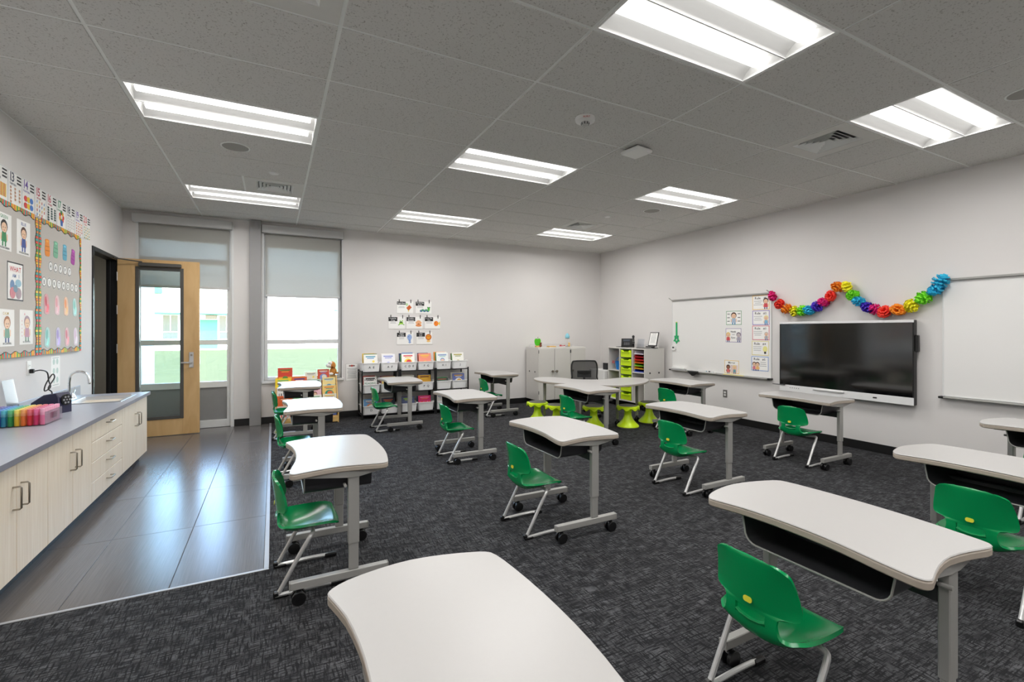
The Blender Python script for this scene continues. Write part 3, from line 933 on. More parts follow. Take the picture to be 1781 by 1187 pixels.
mb.build('rim', M_STAIN, t)
bx0, bx1, by0, by1, dz = SX0 + .03, SX1 - .004, SY0 + .004, SY1 - .004, -.15
V = [(bx0, by0, .002), (bx1, by0, .002), (bx1, by1, .002), (bx0, by1, .002), (bx0 + .03, by0 + .03, dz), (bx1 - .03, by0 + .03, dz), (bx1 - .03, by1 - .03, dz), (bx0 + .03, by1 - .03, dz)]
MB().add(V, [(0, 1, 5, 4), (1, 2, 6, 5), (2, 3, 7, 6), (3, 0, 4, 7), (4, 5, 6, 7)]).build('bowl', M_STAIN, t, angle=60)
MB().cyl((-.6, 1.99, dz), .04, .004).build('drain', M_CHROME, t)
t = thing('faucet', 'chrome gooseneck faucet with two lever handles', 'faucet', (-.825, 2.0, CT + .0048))
MB().box(-.028, -.11, 0, .028, .11, .012, .005).build('deck_plate', M_CHROME, t)
pts = [(0, 0, .01), (0, 0, .17), (.004, 0, .20)]
for k in range(9):
    a = PI - PI * k / 8
    pts.append((.075 + .071 * math.cos(a), -.02 * (k / 8), .21 + .062 * math.sin(a)))
pts += [(.148, -.022, .185), (.152, -.023, .165)]
MB().tube(pts, .0105, 12).lathe([(.022, .0), (.02, .02), (.013, .03), (.0105, .05)], n=18).build('spout', M_CHROME, t)
MB().cyl((.152, -.023, .150), .012, .02, 12).build('aerator', M_CHROME, t)
for s in (-1, 1):
    hd = MB().lathe([(.026, .01), (.024, .03), (.014, .05), (.012, .065), (.004, .068)], (0, s * .09, 0), 18).build('valve', M_CHROME, t)
    MB().tube([(0, s * .09, .06), (0, s * .11, .066), (.0, s * .135, .075), (.0, s * .145, .105)], [.006, .006, .007, .006], 8).build('lever', M_CHROME, hd)

# marker box and markers
t = thing('marker_box', 'clear plastic tray packed with rainbow markers on the counter', 'box', (-.70, .71, CT))
bw, bd, bh = .17, .15, .095
MB().box(-bw, -bd, 0, bw, bd, .004).build('base', M_PINKC, t)
for a, b, e, h in ((-bw, -bd, bw, -bd + .003), (-bw, bd - .003, bw, bd), (-bw, -bd + .003, -bw + .003, bd - .003), (bw - .003, -bd + .003, bw, bd - .003)):
    MB().box(a, b, .004, e, h, bh).build('side', M_PINKC, t)
MB().box(bw, -.03, .03, bw + .006, .07, .075, .002).build('clasp', M_PINKC, t)
ORD8 = ['first', 'second', 'third', 'fourth', 'fifth', 'sixth', 'seventh', 'eighth']
MCOL = [('purple', (92, 52, 150)), ('dark blue', (30, 50, 160)), ('bright blue', (20, 100, 205)), ('turquoise', (0, 150, 180)), ('green', (20, 160, 70)),
        ('yellow', (240, 214, 30)), ('orange', (244, 130, 24)), ('red', (224, 40, 52)), ('dark pink', (222, 40, 110)), ('pale pink', (240, 130, 170))]
for c, (nm, rgb) in enumerate(MCOL):
    me = None
    for r_ in range(8):
        if me is None:
            mb = MB(); mb.cyl((0, 0, 0), .0135, .068, 12); me = mb.mesh('barrel', ink(*rgb, rough=.35))
            mb = MB(); mb.cyl((0, 0, .0685), .0135, .044, 12); mc = mb.mesh('cap', ink(*[int(v * .62 + 255 * .38) for v in rgb], rough=.3))  # cap colour mixed toward white, painting in the highlights on the tops
        k = thing('marker', '%s marker, %s from the front of the clear counter tray' % (nm, ORD8[r_]), 'marker', (-.70 - .1485 + c * .033, .71 - .126 + r_ * .036, CT + .0045), 0, 'rainbow markers in the clear tray')
        obj('barrel', me, k); obj('cap', mc, k)
# pencil sharpener
M_NAVY = pm('navy_plastic', S(44, 42, 70), .35)
t = thing('pencil_sharpener', 'dark navy electric pencil sharpener plugged in beside the sink', 'pencil sharpener', (-.70, 1.23, CT), R(-25))
pr = [(-.12, 0), (.10, 0), (.10, .13), (.075, .165), (-.02, .15), (-.12, .085)]
mb = MB(); mb.X = Matrix.Rotation(PI / 2, 4, 'X')
mb.prism(pr, -.06, .06, .006); mb.build('housing', M_NAVY, t)
MB().box(-.125, -.062, .0, .0, .062, .07, .006).build('shavings_tray', M_RUB, t)
MB().cyl((.099, 0, .105), .045, .012, 24, axis='x').build('dial', M_RUB, t)
for k in range(6):
    a = k * PI / 3
    MB().cyl((.1105, .026 * math.cos(a), .105 + .026 * math.sin(a)), .0085, .003, 12, axis='x').build('pencil_hole', ink(150, 150, 155), t)
MB().cyl((.1105, 0, .105), .007, .003, 12, axis='x').build('pencil_hole', ink(150, 150, 155), t)
# outlet on the left wall + cord
def outlet(label, M, dark=False):
    o = MB().box(-.036, -.058, 0, .036, .058, .006, .002).build('wall_outlet', pm('outlet_grey', S(120, 118, 114), .4, metal=.3) if dark else M_WHITE, label=label, cat='outlet')
    o.matrix_world = M
    for s in (-1, 1):
        f = MB().prism(rrect(.034, .028, .009, cy=s * .02), .006, .008, 0).build('socket', M_WHITE, o)
        for q in (-1, 1): MB().box(q * .006 - .001, s * .02 - .005, .008, q * .006 + .001, s * .02 + .005, .0084).build('slot', M_RUB, f)
    return o
outlet('white wall outlet with a black plug above the counter', frame_left(1.39, 1.10))
cd_ = [(XL + .03, 1.40, 1.07), (XL + .06, 1.44, 1.075), (XL + .08, 1.50, 1.05), (XL + .09, 1.50, .98), (XL + .12, 1.44, .93), (XL + .09, 1.42, .90), (XL + .08, 1.47, .95), (XL + .10, 1.54, 1.03), (XL + .12, 1.52, 1.0), (XL + .10, 1.46, .92), (XL + .12, 1.47, .88), (XL + .13, 1.42, .80), (-.74, 1.33, CT + .02)]
t = thing('power_cord', 'black looped power cord hanging from the outlet to the sharpener', 'cord', (0, 0, 0))
MB().tube(spline(cd_, 5, False), .005, 8).build('cable', M_RUB, t)
MB().box(XL + .009, 1.375, 1.055, XL + .035, 1.405, 1.09, .004).build('plug', M_RUB, t)
# clear plastic lid leaning at the picture edge
o = MB().box(-.09, -.0015, 0, .09, .0015, .30, .001).build('acrylic_sheet', M_CLEAR, label='clear plastic sheet leaning by the tack board wall', cat='sheet')
o.location = (-.80, .78, CT); o.rotation_euler = (R(-9), 0, R(90)); o.location = (-.835, 1.0, CT + .001)

# ================================================================== DESKS
DTOP = 0.69
DO = [(-.235, .392), (-.19, .418), (-.10, .442), (0, .452), (.10, .438), (.19, .412), (.235, .392), (.256, .355), (.27, .25), (.279, .10), (.279, -.05), (.27, -.18), (.252, -.30), (.243, -.345), (.228, -.368), (.19, -.372), (.10, -.352), (0, -.340), (-.10, -.350), (-.19, -.372), (-.225, -.380), (-.247, -.366), (-.250, -.33), (-.237, -.24), (-.215, -.12), (-.205, 0), (-.207, .12), (-.220, .24), (-.245, .34), (-.25, .37)]
def make_desk():
    t = thing('student_desk', 'x', 'desk')
    ol = spline(DO, 2)
    MB().prism(ol, DTOP - .006, DTOP, .003).build('tabletop', M_DESK, t)
    MB().prism(ol, DTOP - .034, DTOP - .0061, .005).build('edge_band', M_EDGE, t)
    for s in (-1, 1):
        # tapered support plate, telescoping column, foot bar
        yc = s * .31
        zt = DTOP - .0345
        V = [(x, yc + q * .022, z) for q in (-1, 1) for x, z in ((-.20, zt), (.24, zt), (.24, zt - .008), (.095, zt - .035), (.035, zt - .035), (-.20, zt - .008))]
        MB().add(V, [tuple(range(6)), tuple(range(11, 5, -1))] + [(k, (k + 1) % 6, 6 + (k + 1) % 6, 6 + k) for k in range(6)]).build('support_arm', M_STEEL, t, angle=20)
        MB().box(.036, yc - .017, .26, .094, yc + .017, zt - .035, .004).build('column', M_STEEL, t)
        MB().box(.040, yc - .013, .118, .090, yc + .013, .26, .003).build('lower_column', M_STEEL, t)
        MB().box(-.245, yc - .018, .078, .245, yc + .018, .118, .003).build('foot_bar', M_STEEL, t)
        for e in (-1, 1):
            MB().box(e * .2452, yc - .0185, .0775, e * .250, yc + .0185, .1185, .002).build('end_cap', M_STEEL, t)
            xw = e * .205
            cs = MB().cyl((xw, yc, .055), .014, .023, 10).box(xw - .02, yc - .012, .03, xw + .02, yc + .012, .062, .006).build('caster', M_RUB, t)
            for q in (-1, 1):
                MB().cyl((xw, yc + q * .019 - .009, .034), .034, .018, 20, axis='y').build('wheel', M_RUB, cs)
        MB().cyl((.02, yc - .03 if s < 0 else yc - .01, zt - .075), .008, .04, 10, axis='y').build('adjust_knob', M_STEEL, t)
    MB().box(.045, -.293, .505, .085, .293, .56, .004).build('crossbar', M_BOX, t)
    # book box: bent sheet, open toward the seat
    hw, zt, zb, r = .272, DTOP - .0345, DTOP - .155, .05
    prof = [(-hw, zt)]
    for k in range(6):
        a = PI + PI / 2 * k / 5
        prof.append((-hw + .012 + r + r * math.cos(a), zb + r + r * math.sin(a)))
    prof += [(-y, z) for y, z in prof[::-1]]
    def sheet(th):
        o2 = [(y - (th if y > 0 else -th), z + (th if z < zb + .02 else 0)) for y, z in prof]
        V = [(x, y, z) for x in (-.175, .17) for y, z in prof] + [(x, y, z) for x in (-.175, .17) for y, z in o2]
        n = len(prof); F = []
        for k in range(n - 1):
            F += [(k, k + 1, n + k + 1, n + k), (2 * n + k, 2 * n + k + 1, 3 * n + k + 1, 3 * n + k), (k, k + 1, 2 * n + k + 1, 2 * n + k), (n + k, n + k + 1, 3 * n + k + 1, 3 * n + k)]
        return V, F
    bk = MB().add(*sheet(.004)); 
    n = len(prof)
    bk.add([(.168, y, z) for y, z in prof], [tuple(range(n))])
    bk.build('book_box', M_BOX, t, angle=40)
    MB().tube([(-.176, y, z) for y, z in prof], .0038, 8).build('box_rim', M_STEEL, t)
    return t
DESK = [  # x, y, label
 (1.28, -2.88, 'white student desk closest to the camera, its top cut off by the picture bottom'),
 (1.22, -.92, 'white student desk beside the inner corner of the tile floor'),
 (1.23, 1.09, 'white student desk by the tile edge, second in front of the picture book rack'),
 (1.20, 2.99, 'white student desk directly in front of the picture book rack'),
 (2.815, -2.86, 'large white student desk in the foreground with a green chair showing its yellow sticker'),
 (2.805, -.96, 'white student desk in the centre of the room, alone on the open carpet'),
 (2.82, 1.06, 'white student desk between the central desk and the book bins desk'),
 (2.55, 2.97, 'white student desk right before the white book bins'),
 (4.385, -2.86, 'white student desk cut off at the picture edge behind the foreground desk'),
 (4.35, -.83, 'white student desk between the central desk and the display screen desk'),
 (4.44, .965, 'white student desk in front of the kidney table and lime stools'),
 (4.27, 3.30, 'white student desk near the wall between book bins and grey locker cabinet'),
 (6.03, -2.72, 'white student desk mostly out of picture below the second whiteboard'),
 (6.05, -.83, 'white student desk directly under the large display screen'),
 (6.04, .89, 'white student desk below the first whiteboard'),
]
desk0 = make_desk()
for k, (x, y, lab) in enumerate(DESK):
    if k == 0:
        desk0.location = (x, y, 0); desk0['label'] = lab; desk0['group'] = 'white student desks'
    else: copy_tree(desk0, (x, y, 0), 0, lab)

# ================================================================== GREEN CHAIRS
def make_chair():
    t = thing('student_chair', 'x', 'chair')
    # rows from the top of the back down and along the seat: x, z, half width, edge forward, edge up
    rows = [(-.176, .607, .045, .002, 0), (-.178, .605, .092, .010, -.001), (-.179, .596, .124, .021, -.003), (-.177, .576, .142, .032, 0), (-.171, .53, .153, .044, 0), (-.166, .49, .160, .048, 0), (-.162, .458, .163, .048, 0),
            (-.160, .438, .160, .042, 0), (-.158, .427, .145, .030, 0), (-.157, .419, .106, .010, 0), (-.156, .407, .098, .006, 0), (-.155, .385, .098, .003, .0),
            (-.150, .348, .108, 0, .010), (-.136, .319, .130, 0, .030), (-.114, .304, .152, 0, .050), (-.09, .298, .164, 0, .056), (-.05, .299, .171, 0, .054), (.02, .310, .174, 0, .042),
            (.085, .327, .172, 0, .024), (.125, .334, .164, 0, .011), (.142, .331, .150, 0, .004), (.152, .321, .128, -.004, 0), (.154, .314, .11, -.004, 0)]
    RR = spline([Vector(r_[:3]) for r_ in rows], 3, False)
    EE = spline([Vector((r_[3], r_[4], 0)) for r_ in rows], 3, False)
    NC = 18
    bm = bmesh.new()
    G = []
    for (x, z, hw), (ef, eu, _) in zip(RR, EE):
        line = []
        for c in range(NC + 1):
            s = -1 + 2 * c / NC
            s = math.copysign(abs(s) ** .9, s)
            line.append(bm.verts.new((x + ef * s * s, s * hw, z + eu * abs(s) ** 2.5)))
        G.append(line)
    for i in range(len(G) - 1):
        for c in range(NC):
            zz = RR[i][1]
            if .3795 < zz < .4125 and RR[i][0] < -.15 and 4 <= c <= NC - 5: continue       # the hand slot
            bm.faces.new((G[i][c], G[i][c + 1], G[i + 1][c + 1], G[i + 1][c]))
    bmesh.ops.recalc_face_normals(bm, faces=bm.faces)
    loose = [v for v in bm.verts if not v.link_faces]
    for v in loose: bm.verts.remove(v)
    bm.normal_update(); bm.verts.index_update()
    P_ = [(v.co.copy(), v.normal.copy()) for v in bm.verts]
    n_ = len(P_); th = .0065
    F_ = [tuple(v.index for v in f.verts) for f in bm.faces]
    E_ = []
    for e in bm.edges:
        if len(e.link_faces) == 1: E_.append((e.verts[0].index, e.verts[1].index))
    bm.free()
    V_ = [tuple(c + nn * th) for c, nn in P_] + [tuple(c - nn * th) for c, nn in P_] + [tuple(c) for c, nn in P_]
    # rounded rim: boundary vertices get a middle ring pushed slightly outward
    FF = F_ + [tuple(i + n_ for i in f[::-1]) for f in F_] + [(a, b, b + 2 * n_, a + 2 * n_) for a, b in E_] + [(a + 2 * n_, b + 2 * n_, b + n_, a + n_) for a, b in E_]
    used = sorted({i for f in FF for i in f}); mp_ = {o_: k_ for k_, o_ in enumerate(used)}
    me = bpy.data.meshes.new('shell')
    me.from_pydata([V_[i] for i in used], [], [tuple(mp_[i] for i in f) for f in FF])
    bm = bmesh.new(); bm.from_mesh(me); bmesh.ops.recalc_face_normals(bm, faces=bm.faces); bm.to_mesh(me); bm.free()
    me.materials.append(M_GREEN)
    me.polygons.foreach_set('use_smooth', [True] * len(me.polygons)); me.set_sharp_from_angle(angle=R(60))
    obj('shell', me, t)
    mb = MB(); mb.X = Matrix.Translation((-.1715, 0, .447)) @ Matrix.Rotation(R(-90), 4, 'Y') @ Matrix.Rotation(R(7), 4, 'Y') @ Matrix.Rotation(PI / 2, 4, 'Z')
    mb.prism(rrect(.034, .02, .009), -.001, .0015); mb.build('sticker', M_YEL, t)
    mb = MB().tube([(-.155, -.056, .384), (-.159, -.036, .378), (-.161, 0, .375), (-.159, .036, .378), (-.155, .056, .384)], .0065, 8); mb.build('slot_lip', M_GREEN, t)
    for s in (-1, 1):
        yy = s * .178
        path = [(.02, s * .06, .290), (.018, s * .13, .300), (.010, s * .168, .300), (-.006, yy, .280), (-.05, yy, .207), (-.142, yy, .042), (-.155, yy, .022), (-.148, yy, .013), (-.10, yy, .0135), (0, yy, .018), (.09, yy, .017), (.16, yy, .0125)]
        MB().tube(spline(path, 3, False), .0112, 10).build('leg', M_TUBE, t)
        MB().box(-.174, yy - .015, .0, -.105, yy + .015, .018, .006).box(-.178, yy - .014, .008, -.15, yy + .014, .036, .006).build('rear_glide', M_RUB, t)
        MB().box(.105, yy - .0145, .0, .175, yy + .0145, .026, .006).build('front_glide', M_RUB, t)
    return t
CHAIR = [ # rear-foot midpoint x, y, label
 (.915, -.948, 'green plastic chair at the desk beside the tile floor corner'),
 (.93, 1.07, 'green plastic chair by the tile edge, second from the picture book rack'),
 (.90, 3.02, 'green plastic chair right before the picture book rack'),
 (2.42, -2.78, 'large green plastic chair in the foreground with a yellow sticker on its back'),
 (2.41, -.948, 'green plastic chair at the central desk on the open carpet'),
 (2.54, .99, 'green plastic chair at the desk between the central desk and book bins'),
 (2.15, 2.88, 'green plastic chair right before the white book bins'),
 (4.05, -2.84, 'green plastic chair at the desk cut off by the picture edge'),
 (4.006, -.845, 'green plastic chair between the central desk and the display screen'),
 (4.10, .95, 'green plastic chair in front of the lime stools and kidney table'),
 (3.97, 3.23, 'green plastic chair between the book bins and the grey locker cabinet'),
 (5.72, -2.73, 'green plastic chair barely in picture below the second whiteboard'),
 (5.747, -.845, 'green plastic chair under the large display screen'),
 (5.72, .90, 'green plastic chair below the first whiteboard'),
]
chair0 = make_chair()
for k, (x, y, lab) in enumerate(CHAIR):
    loc = (x + .16, y, 0)
    if k == 0:
        chair0.location = loc; chair0['label'] = lab; chair0['group'] = 'green student chairs'
    else: copy_tree(chair0, loc, 0, lab)

# ================================================================== LEFT WALL: TACK BOARDS AND CARDS
BRD = [(232, 92, 70), (240, 196, 60), (70, 170, 160), (96, 176, 86), (240, 140, 60)]
def tack_board(label, y0, y1, z0=1.20, z1=2.385):
    t = thing('tack_board', label, 'tack board', (XL + .0015, 0, 0), 0, 'grey tack boards')
    MB().box(.0, y0, z0, .018, y1, z1, .003).build('panel', M_TACK, t)
    # scalloped paper border, a run of little coloured tabs with a dark wavy edge
    def run(p0, p1, inward):
        L_ = math.dist(p0, p1); n = int(L_ / .022)
        mbs = {c: MB() for c in range(5)}
        ink_ = MB()
        d = ((p1[0] - p0[0]) / L_, (p1[1] - p0[1]) / L_)
        for k in range(n):
            a = (p0[0] + d[0] * k * .022, p0[1] + d[1] * k * .022)
            b = (a[0] + d[0] * .0185, a[1] + d[1] * .0185)
            w_ = .034 + .010 * math.sin(k * .9)
            q = [a, b, (b[0] + inward[0] * w_, b[1] + inward[1] * w_), (a[0] + inward[0] * w_, a[1] + inward[1] * w_)]
            c = (k * 7 + k // 3) % 5
            V = [(.0205, y, z) for y, z in q] + [(.0215, y, z) for y, z in q]
            mbs[c].add(V, [(0, 1, 2, 3), (4, 5, 6, 7), (0, 1, 5, 4), (1, 2, 6, 5), (2, 3, 7, 6), (3, 0, 4, 7)])
            e = [a, (a[0] + d[0] * .022, a[1] + d[1] * .022), (a[0] + d[0] * .022 + inward[0] * (w_ + .006), a[1] + d[1] * .022 + inward[1] * (w_ + .006)), (a[0] + inward[0] * (w_ + .006), a[1] + inward[1] * (w_ + .006))]
            V = [(.0185, y, z) for y, z in e] + [(.0202, y, z) for y, z in e]
            ink_.add(V, [(0, 1, 2, 3), (4, 5, 6, 7), (0, 1, 5, 4), (1, 2, 6, 5), (2, 3, 7, 6), (3, 0, 4, 7)])
        bo = ink_.build('border_strip', ink(44, 40, 36), t)
        for c in range(5): mbs[c].build('border_tabs', ink(*BRD[c]), bo)['kind'] = 'stuff'
    run((y0 + .045, z1 - .001), (y1 - .045, z1 - .001), (0, -1)); run((y0 + .045, z0 + .001), (y1 - .045, z0 + .001), (0, 1))
    run((y0 + .001, z0), (y0 + .001, z1), (1, 0)); run((y1 - .001, z0), (y1 - .001, z1), (-1, 0))
    return t
tack_board('grey tack board with colour posters and scalloped rainbow border', .25, 1.50)
tack_board('grey tack board with birthday letters and scalloped rainbow border', 1.52, 2.505)
D0 = .0198
NUMS = [(9, 'NINE'), (10, 'TEN'), (11, 'ELEVEN'), (12, 'TWELVE'), (13, 'THIRTEEN'), (14, 'FOURTEEN'), (15, 'FIFTEEN'), (16, 'SIXTEEN'), (17, 'SEVENTEEN'), (18, 'EIGHTEEN'), (19, 'NINETEEN'), (20, 'TWENTY')]
NC_ = {12: (60, 60, 70), 13: (40, 50, 80), 14: (110, 80, 170), 15: (190, 50, 80), 16: (200, 60, 90), 17: (50, 150, 110), 18: (50, 60, 80), 19: (120, 90, 180), 20: (210, 60, 80)}
PIC = {12: [(236, 150, 40), (240, 190, 60)], 13: [(196, 150, 120)], 14: [(220, 60, 60), (240, 200, 40), (60, 120, 200)], 15: [(90, 160, 220), (240, 200, 60), (220, 90, 70)], 16: [(40, 70, 70)], 17: [(220, 70, 60), (240, 170, 40), (60, 140, 80)], 18: [(205, 200, 195)], 19: [(200, 90, 90), (240, 150, 70)], 20: [(110, 150, 110), (220, 190, 90)]}
DESC = {12: 'orange pencils', 13: 'tan cookies', 14: 'rainbow shapes', 15: 'coloured pegs', 16: 'dark blocks', 17: 'red and yellow flowers', 18: 'pale grey eggs', 19: 'red and orange dots', 20: 'green and yellow dots'}
for n, word in NUMS:
    if n < 12: continue
    yc = 2.855 - .115 - (20 - n) * .2255
    def draw(p, n=n, word=word):
        w_, h_ = .222, .258
        p.border(w_ - .006, h_ - .006, .004, (190, 195, 200))
        p.text(str(n), -.045, .05, .10, NC_[n], .105)
        p.text(word, -.035, .022, .022, NC_[n], .12)
        for k in range(3): p.rect(.062, .105 - k * .026, .07, .014, (40, 42, 46))
        random.seed(n)
        if n == 12:
            for k in range(8): p.rect(-.078 + k * .022, -.05, .015, .10, PIC[n][k % 2])
        elif n == 14:
            for r_ in range(2):
                for k in range(3):
                    p.oval(-.05 + k * .05, -.03 - r_ * .055, .032, .024, PIC[n][k % 3])
        elif n == 17:
            for k in range(7): p.oval(.0 + .042 * math.cos(k * .9), -.025 + .038 * math.sin(k * .9), .022, .02, PIC[n][k % 3])
            p.poly([(-.03, -.06), (.03, -.06), (.02, -.11), (-.02, -.11)], (60, 110, 190))
        else:
            cols = 3 if n in (13, 16) else 4
            rows_ = -(-n // cols)
            c0 = 0
            for r_ in range(rows_):
                for k in range(cols):
                    if c0 >= n: break
                    c0 += 1
                    x_ = -.07 + k * .14 / (cols - 1); y_ = .0 - r_ * .11 / max(1, rows_ - 1)
                    col = PIC[n][(k + r_) % len(PIC[n])]
                    if n == 15: p.rect(x_, y_, .012, .022, col)
                    elif n == 16: p.rect(x_, y_, .034, .016, col)
                    else: p.oval(x_, y_, .013 if n == 13 else .010, .011 if n == 13 else .009, col, 10)
    card('number_card', 'number %d counting card with %s above the tack boards' % (n, DESC[n]), 'number card', .222, .258, frame_left(yc, 2.518), draw, th=.0015, group='number cards')

def poster(label, y, z, w_, h_, draw, M=None, name='poster', tilt=0.0, paper=None, group=None):
    return card(name, label, 'poster', w_, h_, frame_left(y, z, D0) if M is None else M, draw, paper=paper, tilt=tilt, group=group)
def colour_poster(word, col, hair, foot):
    def draw(p):
        p.text(word, 0, .098, .036, col, .17)
        kid(p, 0, .0, .20, hair, col, trousers=col)
        p.text(foot, 0, -.127, .02, (40, 40, 44), .17)
    return draw
poster('white poster headed GREEN with a child in green', .94, 2.148, .22, .275, colour_poster('GREEN', (60, 140, 90), (30, 26, 24), 'WOODS GREEN'), group='colour posters')
poster('white poster headed BLUE with a child in blue', 1.247, 2.15, .225, .275, colour_poster('BLUE', (70, 90, 160), (80, 50, 40), 'WOODS DOWN'), group='colour posters')
def what(p):
    p.border(.256, .296, .011, (38, 38, 42))
    p.text('WHAT', 0, .075, .055, (200, 60, 70), .19)
    p.text('AM', -.02, .03, .038, (70, 110, 170)); p.text('I', .055, .03, .04, (70, 110, 170))
    p.oval(.045, -.01, .05, .03, (150, 190, 210)); p.oval(-.05, -.03, .035, .04, (110, 140, 180))
    p.oval(-.045, -.09, .045, .045, (206, 130, 140)); p.oval(.05, -.09, .045, .045, (170, 150, 160)); p.oval(.0, -.055, .035, .03, (120, 150, 170))
poster('black framed poster reading WHAT AM I', 1.112, 1.79, .258, .298, what)
def low1(p):
    p.text('CALM', -.02, .098, .03, (210, 180, 80)); kid(p, 0, .0, .20, (160, 100, 60), (120, 160, 140)); p.text('IN CONTROL', 0, -.125, .02, (70, 70, 74), .18)
def low2(p):
    p.text('A', -.03, .095, .03, (220, 120, 130)); kid(p, .01, .0, .21, (170, 140, 150), (190, 140, 160), trousers=(110, 140, 120)); p.text('IN CONTROL', 0, -.125, .02, (70, 70, 74), .18)
    for k in range(5): p.oval(-.08, .05 - k * .03, .004, .006, (220, 120, 140), 8)
poster('white poster with a brown haired child below the black framed poster', .985, 1.43, .22, .28, low1)
poster('white poster with a pink haired child below the black framed poster', 1.295, 1.437, .228, .278, low2)
# birthday board: cut paper gifts, letter discs, paper treats
def cutout(name, label, y, z, pts, col, extra=None, group=None, tilt=0.0):
    mb = MB().prism(pts, 0, .0015)
    o = mb.build(name, ink(*col), label=label, cat='paper cutout', group=group)
    o.matrix_world = frame_left(y, z, D0) @ Matrix.Rotation(tilt, 4, 'Z')
    if extra:
        p = Print(.0015); extra(p); p.build(o)
    return o
JAR = spline([(-.062, -.09), (0, -.1), (.062, -.09), (.07, 0), (.055, .07), (.06, .10), (0, .112), (-.06, .10), (-.055, .07), (-.07, 0)], 2)
for (y, z, c, nm, tl) in ((1.69, 2.14, (244, 150, 60), 'orange', .05), (1.87, 2.15, (130, 190, 160), 'mint green', -.05), (2.08, 2.155, (110, 180, 205), 'sky blue', 0), (2.285, 2.14, (176, 84, 170), 'purple', -.15)):
    def ex(p, c=c):
        dk = tuple(int(v * .8) for v in c)
        p.rect(0, .015, .08, .007, dk); p.rect(0, -.022, .085, .007, dk); p.oval(0, .06, .026, .009, tuple(min(255, int(v * 1.15) + 10) for v in c))
    cutout('paper_gift', '%s paper cutout in the top row above the birthday letters' % nm, y, z, [(a_ * .72, b_ * .72) for a_, b_ in JAR], c, ex, 'paper cutouts on the birthday board', tl)
for word, y0, z, dy in (('HAPPY', 1.757, 1.988, .109), ('BIRTHDAY', 1.623, 1.838, .106)):
    for k, chh in enumerate(word):
        def ex(p, chh=chh):
            p.oval(0, 0, .044, .044, (40, 40, 44), 20); p.oval(0, 0, .038, .038, (242, 242, 240), 20); p.text(chh, 0, -.019, .052, (40, 40, 44))
        pos = 'in the word HAPPY' if word == 'HAPPY' else 'in the word BIRTHDAY'
        nth = ['first', 'second', 'third', 'fourth', 'fifth', 'sixth', 'seventh', 'eighth'][k]
        cutout('letter_disc', 'round white letter disc %s, the %s disc %s' % (chh, nth, pos), y0 + k * dy, z, [(.047 * math.cos(a * PI / 10), .047 * math.sin(a * PI / 10)) for a in range(20)], (240, 240, 238), ex, 'birthday letter discs')
TREAT = spline([(-.06, -.10), (.03, -.115), (.06, -.07), (.055, .03), (.03, .10), (-.03, .11), (-.062, .06), (-.065, -.03)], 2)
for row, z, items in (('upper', 1.645, ((1.68, (196, 60, 76), 'crimson'), (1.905, (226, 150, 160), 'rose pink'), (2.115, (242, 150, 90), 'peach orange'), (2.335, (130, 200, 190), 'aqua green'))),
                      ('lower', 1.35, ((1.695, (120, 190, 180), 'teal'), (1.93, (160, 140, 200), 'lavender'), (2.14, (214, 120, 130), 'coral pink'), (2.36, (224, 190, 214), 'pale lilac')))):
    for k, (y, c, nm) in enumerate(items):
        def ex(p, c=c):
            lt = tuple(min(255, v + 45) for v in c)
            p.oval(-.018, .025, .022, .045, c); p.oval(.015, -.03, .02, .03, lt); p.poly([(-.03, -.07), (.02, -.075), (.0, -.02)], tuple(min(255, v + 60) for v in c))
        cutout('paper_treat', '%s paper treat shape in the %s row below the birthday letters' % (nm, row), y, z, [(a_ * .85, b_ * .8) for a_, b_ in TREAT], tuple(int(v * .45 + 232 * .55) for v in c), ex, 'paper cutouts on the birthday board', random.uniform(-.15, .15))  # paper colour washed out to near white, glare painted into it
def notice(p):
    for k in range(2):
        for q in range(3): p.oval(-.04 + k * .075, .09 - q * .085, .026, .028, (196, 212, 204)); 
    p.lines(0, .125, .17, 1, .02, (150, 160, 160)); p.lines(0, -.125, .15, 1, .02, (150, 160, 160))
poster('pale laminated picture sheet on the wall behind the faucet', 1.93, 1.03, .20, .285, notice, frame_left(1.93, 1.03), 'picture_sheet')

# ================================================================== RIGHT WALL: WHITEBOARDS, SCREEN, CARDS, GARLAND
def whiteboard(label, y0, y1, z0, z1):           # y0 > y1 (y0 = end nearer the far corner)
    t = thing('whiteboard', label, 'whiteboard', (XR, (y0 + y1) / 2, z0), 0, 'whiteboards')
    h, L_ = z1 - z0, (y0 - y1) / 2
    MB().box(-.014, -L_, 0, -.001, L_, h, .002).build('surface', M_BOARD, t)
    for z in (0, h): MB().box(-.018, -L_ - .006, z - .006, -.001, L_ + .006, z + .006, .002).build('edge_trim', M_ALUW, t)
    for s in (-1, 1): MB().box(-.018, s * L_ - .006, .006, -.001, s * L_ + .006, h - .006, .002).build('edge_trim', M_ALUW, t)
    MB().box(-.045, -L_, h - .004, -.002, L_, h + .018, .004).build('map_rail', M_STEEL, t)
    MB().box(-.075, -L_, -.022, -.001, L_, -.008, .004).build('pen_tray', M_STEEL, t)
    for s in (-1, 1):
        MB().box(-.078, s * L_ - .02, -.026, -.001, s * L_ + .02, -.004, .003).build('tray_cap', M_RUB, t)
        MB().tube([(-.03, s * L_, h + .01), (-.07, s * L_ + .03, h + .05)], .006, 8).build('map_hook', M_STEEL, t)
    return t
whiteboard('whiteboard with the taped rule cards beside the display screen', 2.075, .26, .745, 1.925)
whiteboard('empty whiteboard cut off by the picture edge', -1.625, -4.05, .735, 1.925)
t = thing('display_screen', 'large wall mounted black touch display with white frame', 'display', (XR, -.665, .60))
TH, TWd = .925, .745
MB().box(-.095, -TWd, 0, -.028, TWd, TH, .006).build('casing', M_RUB, t)
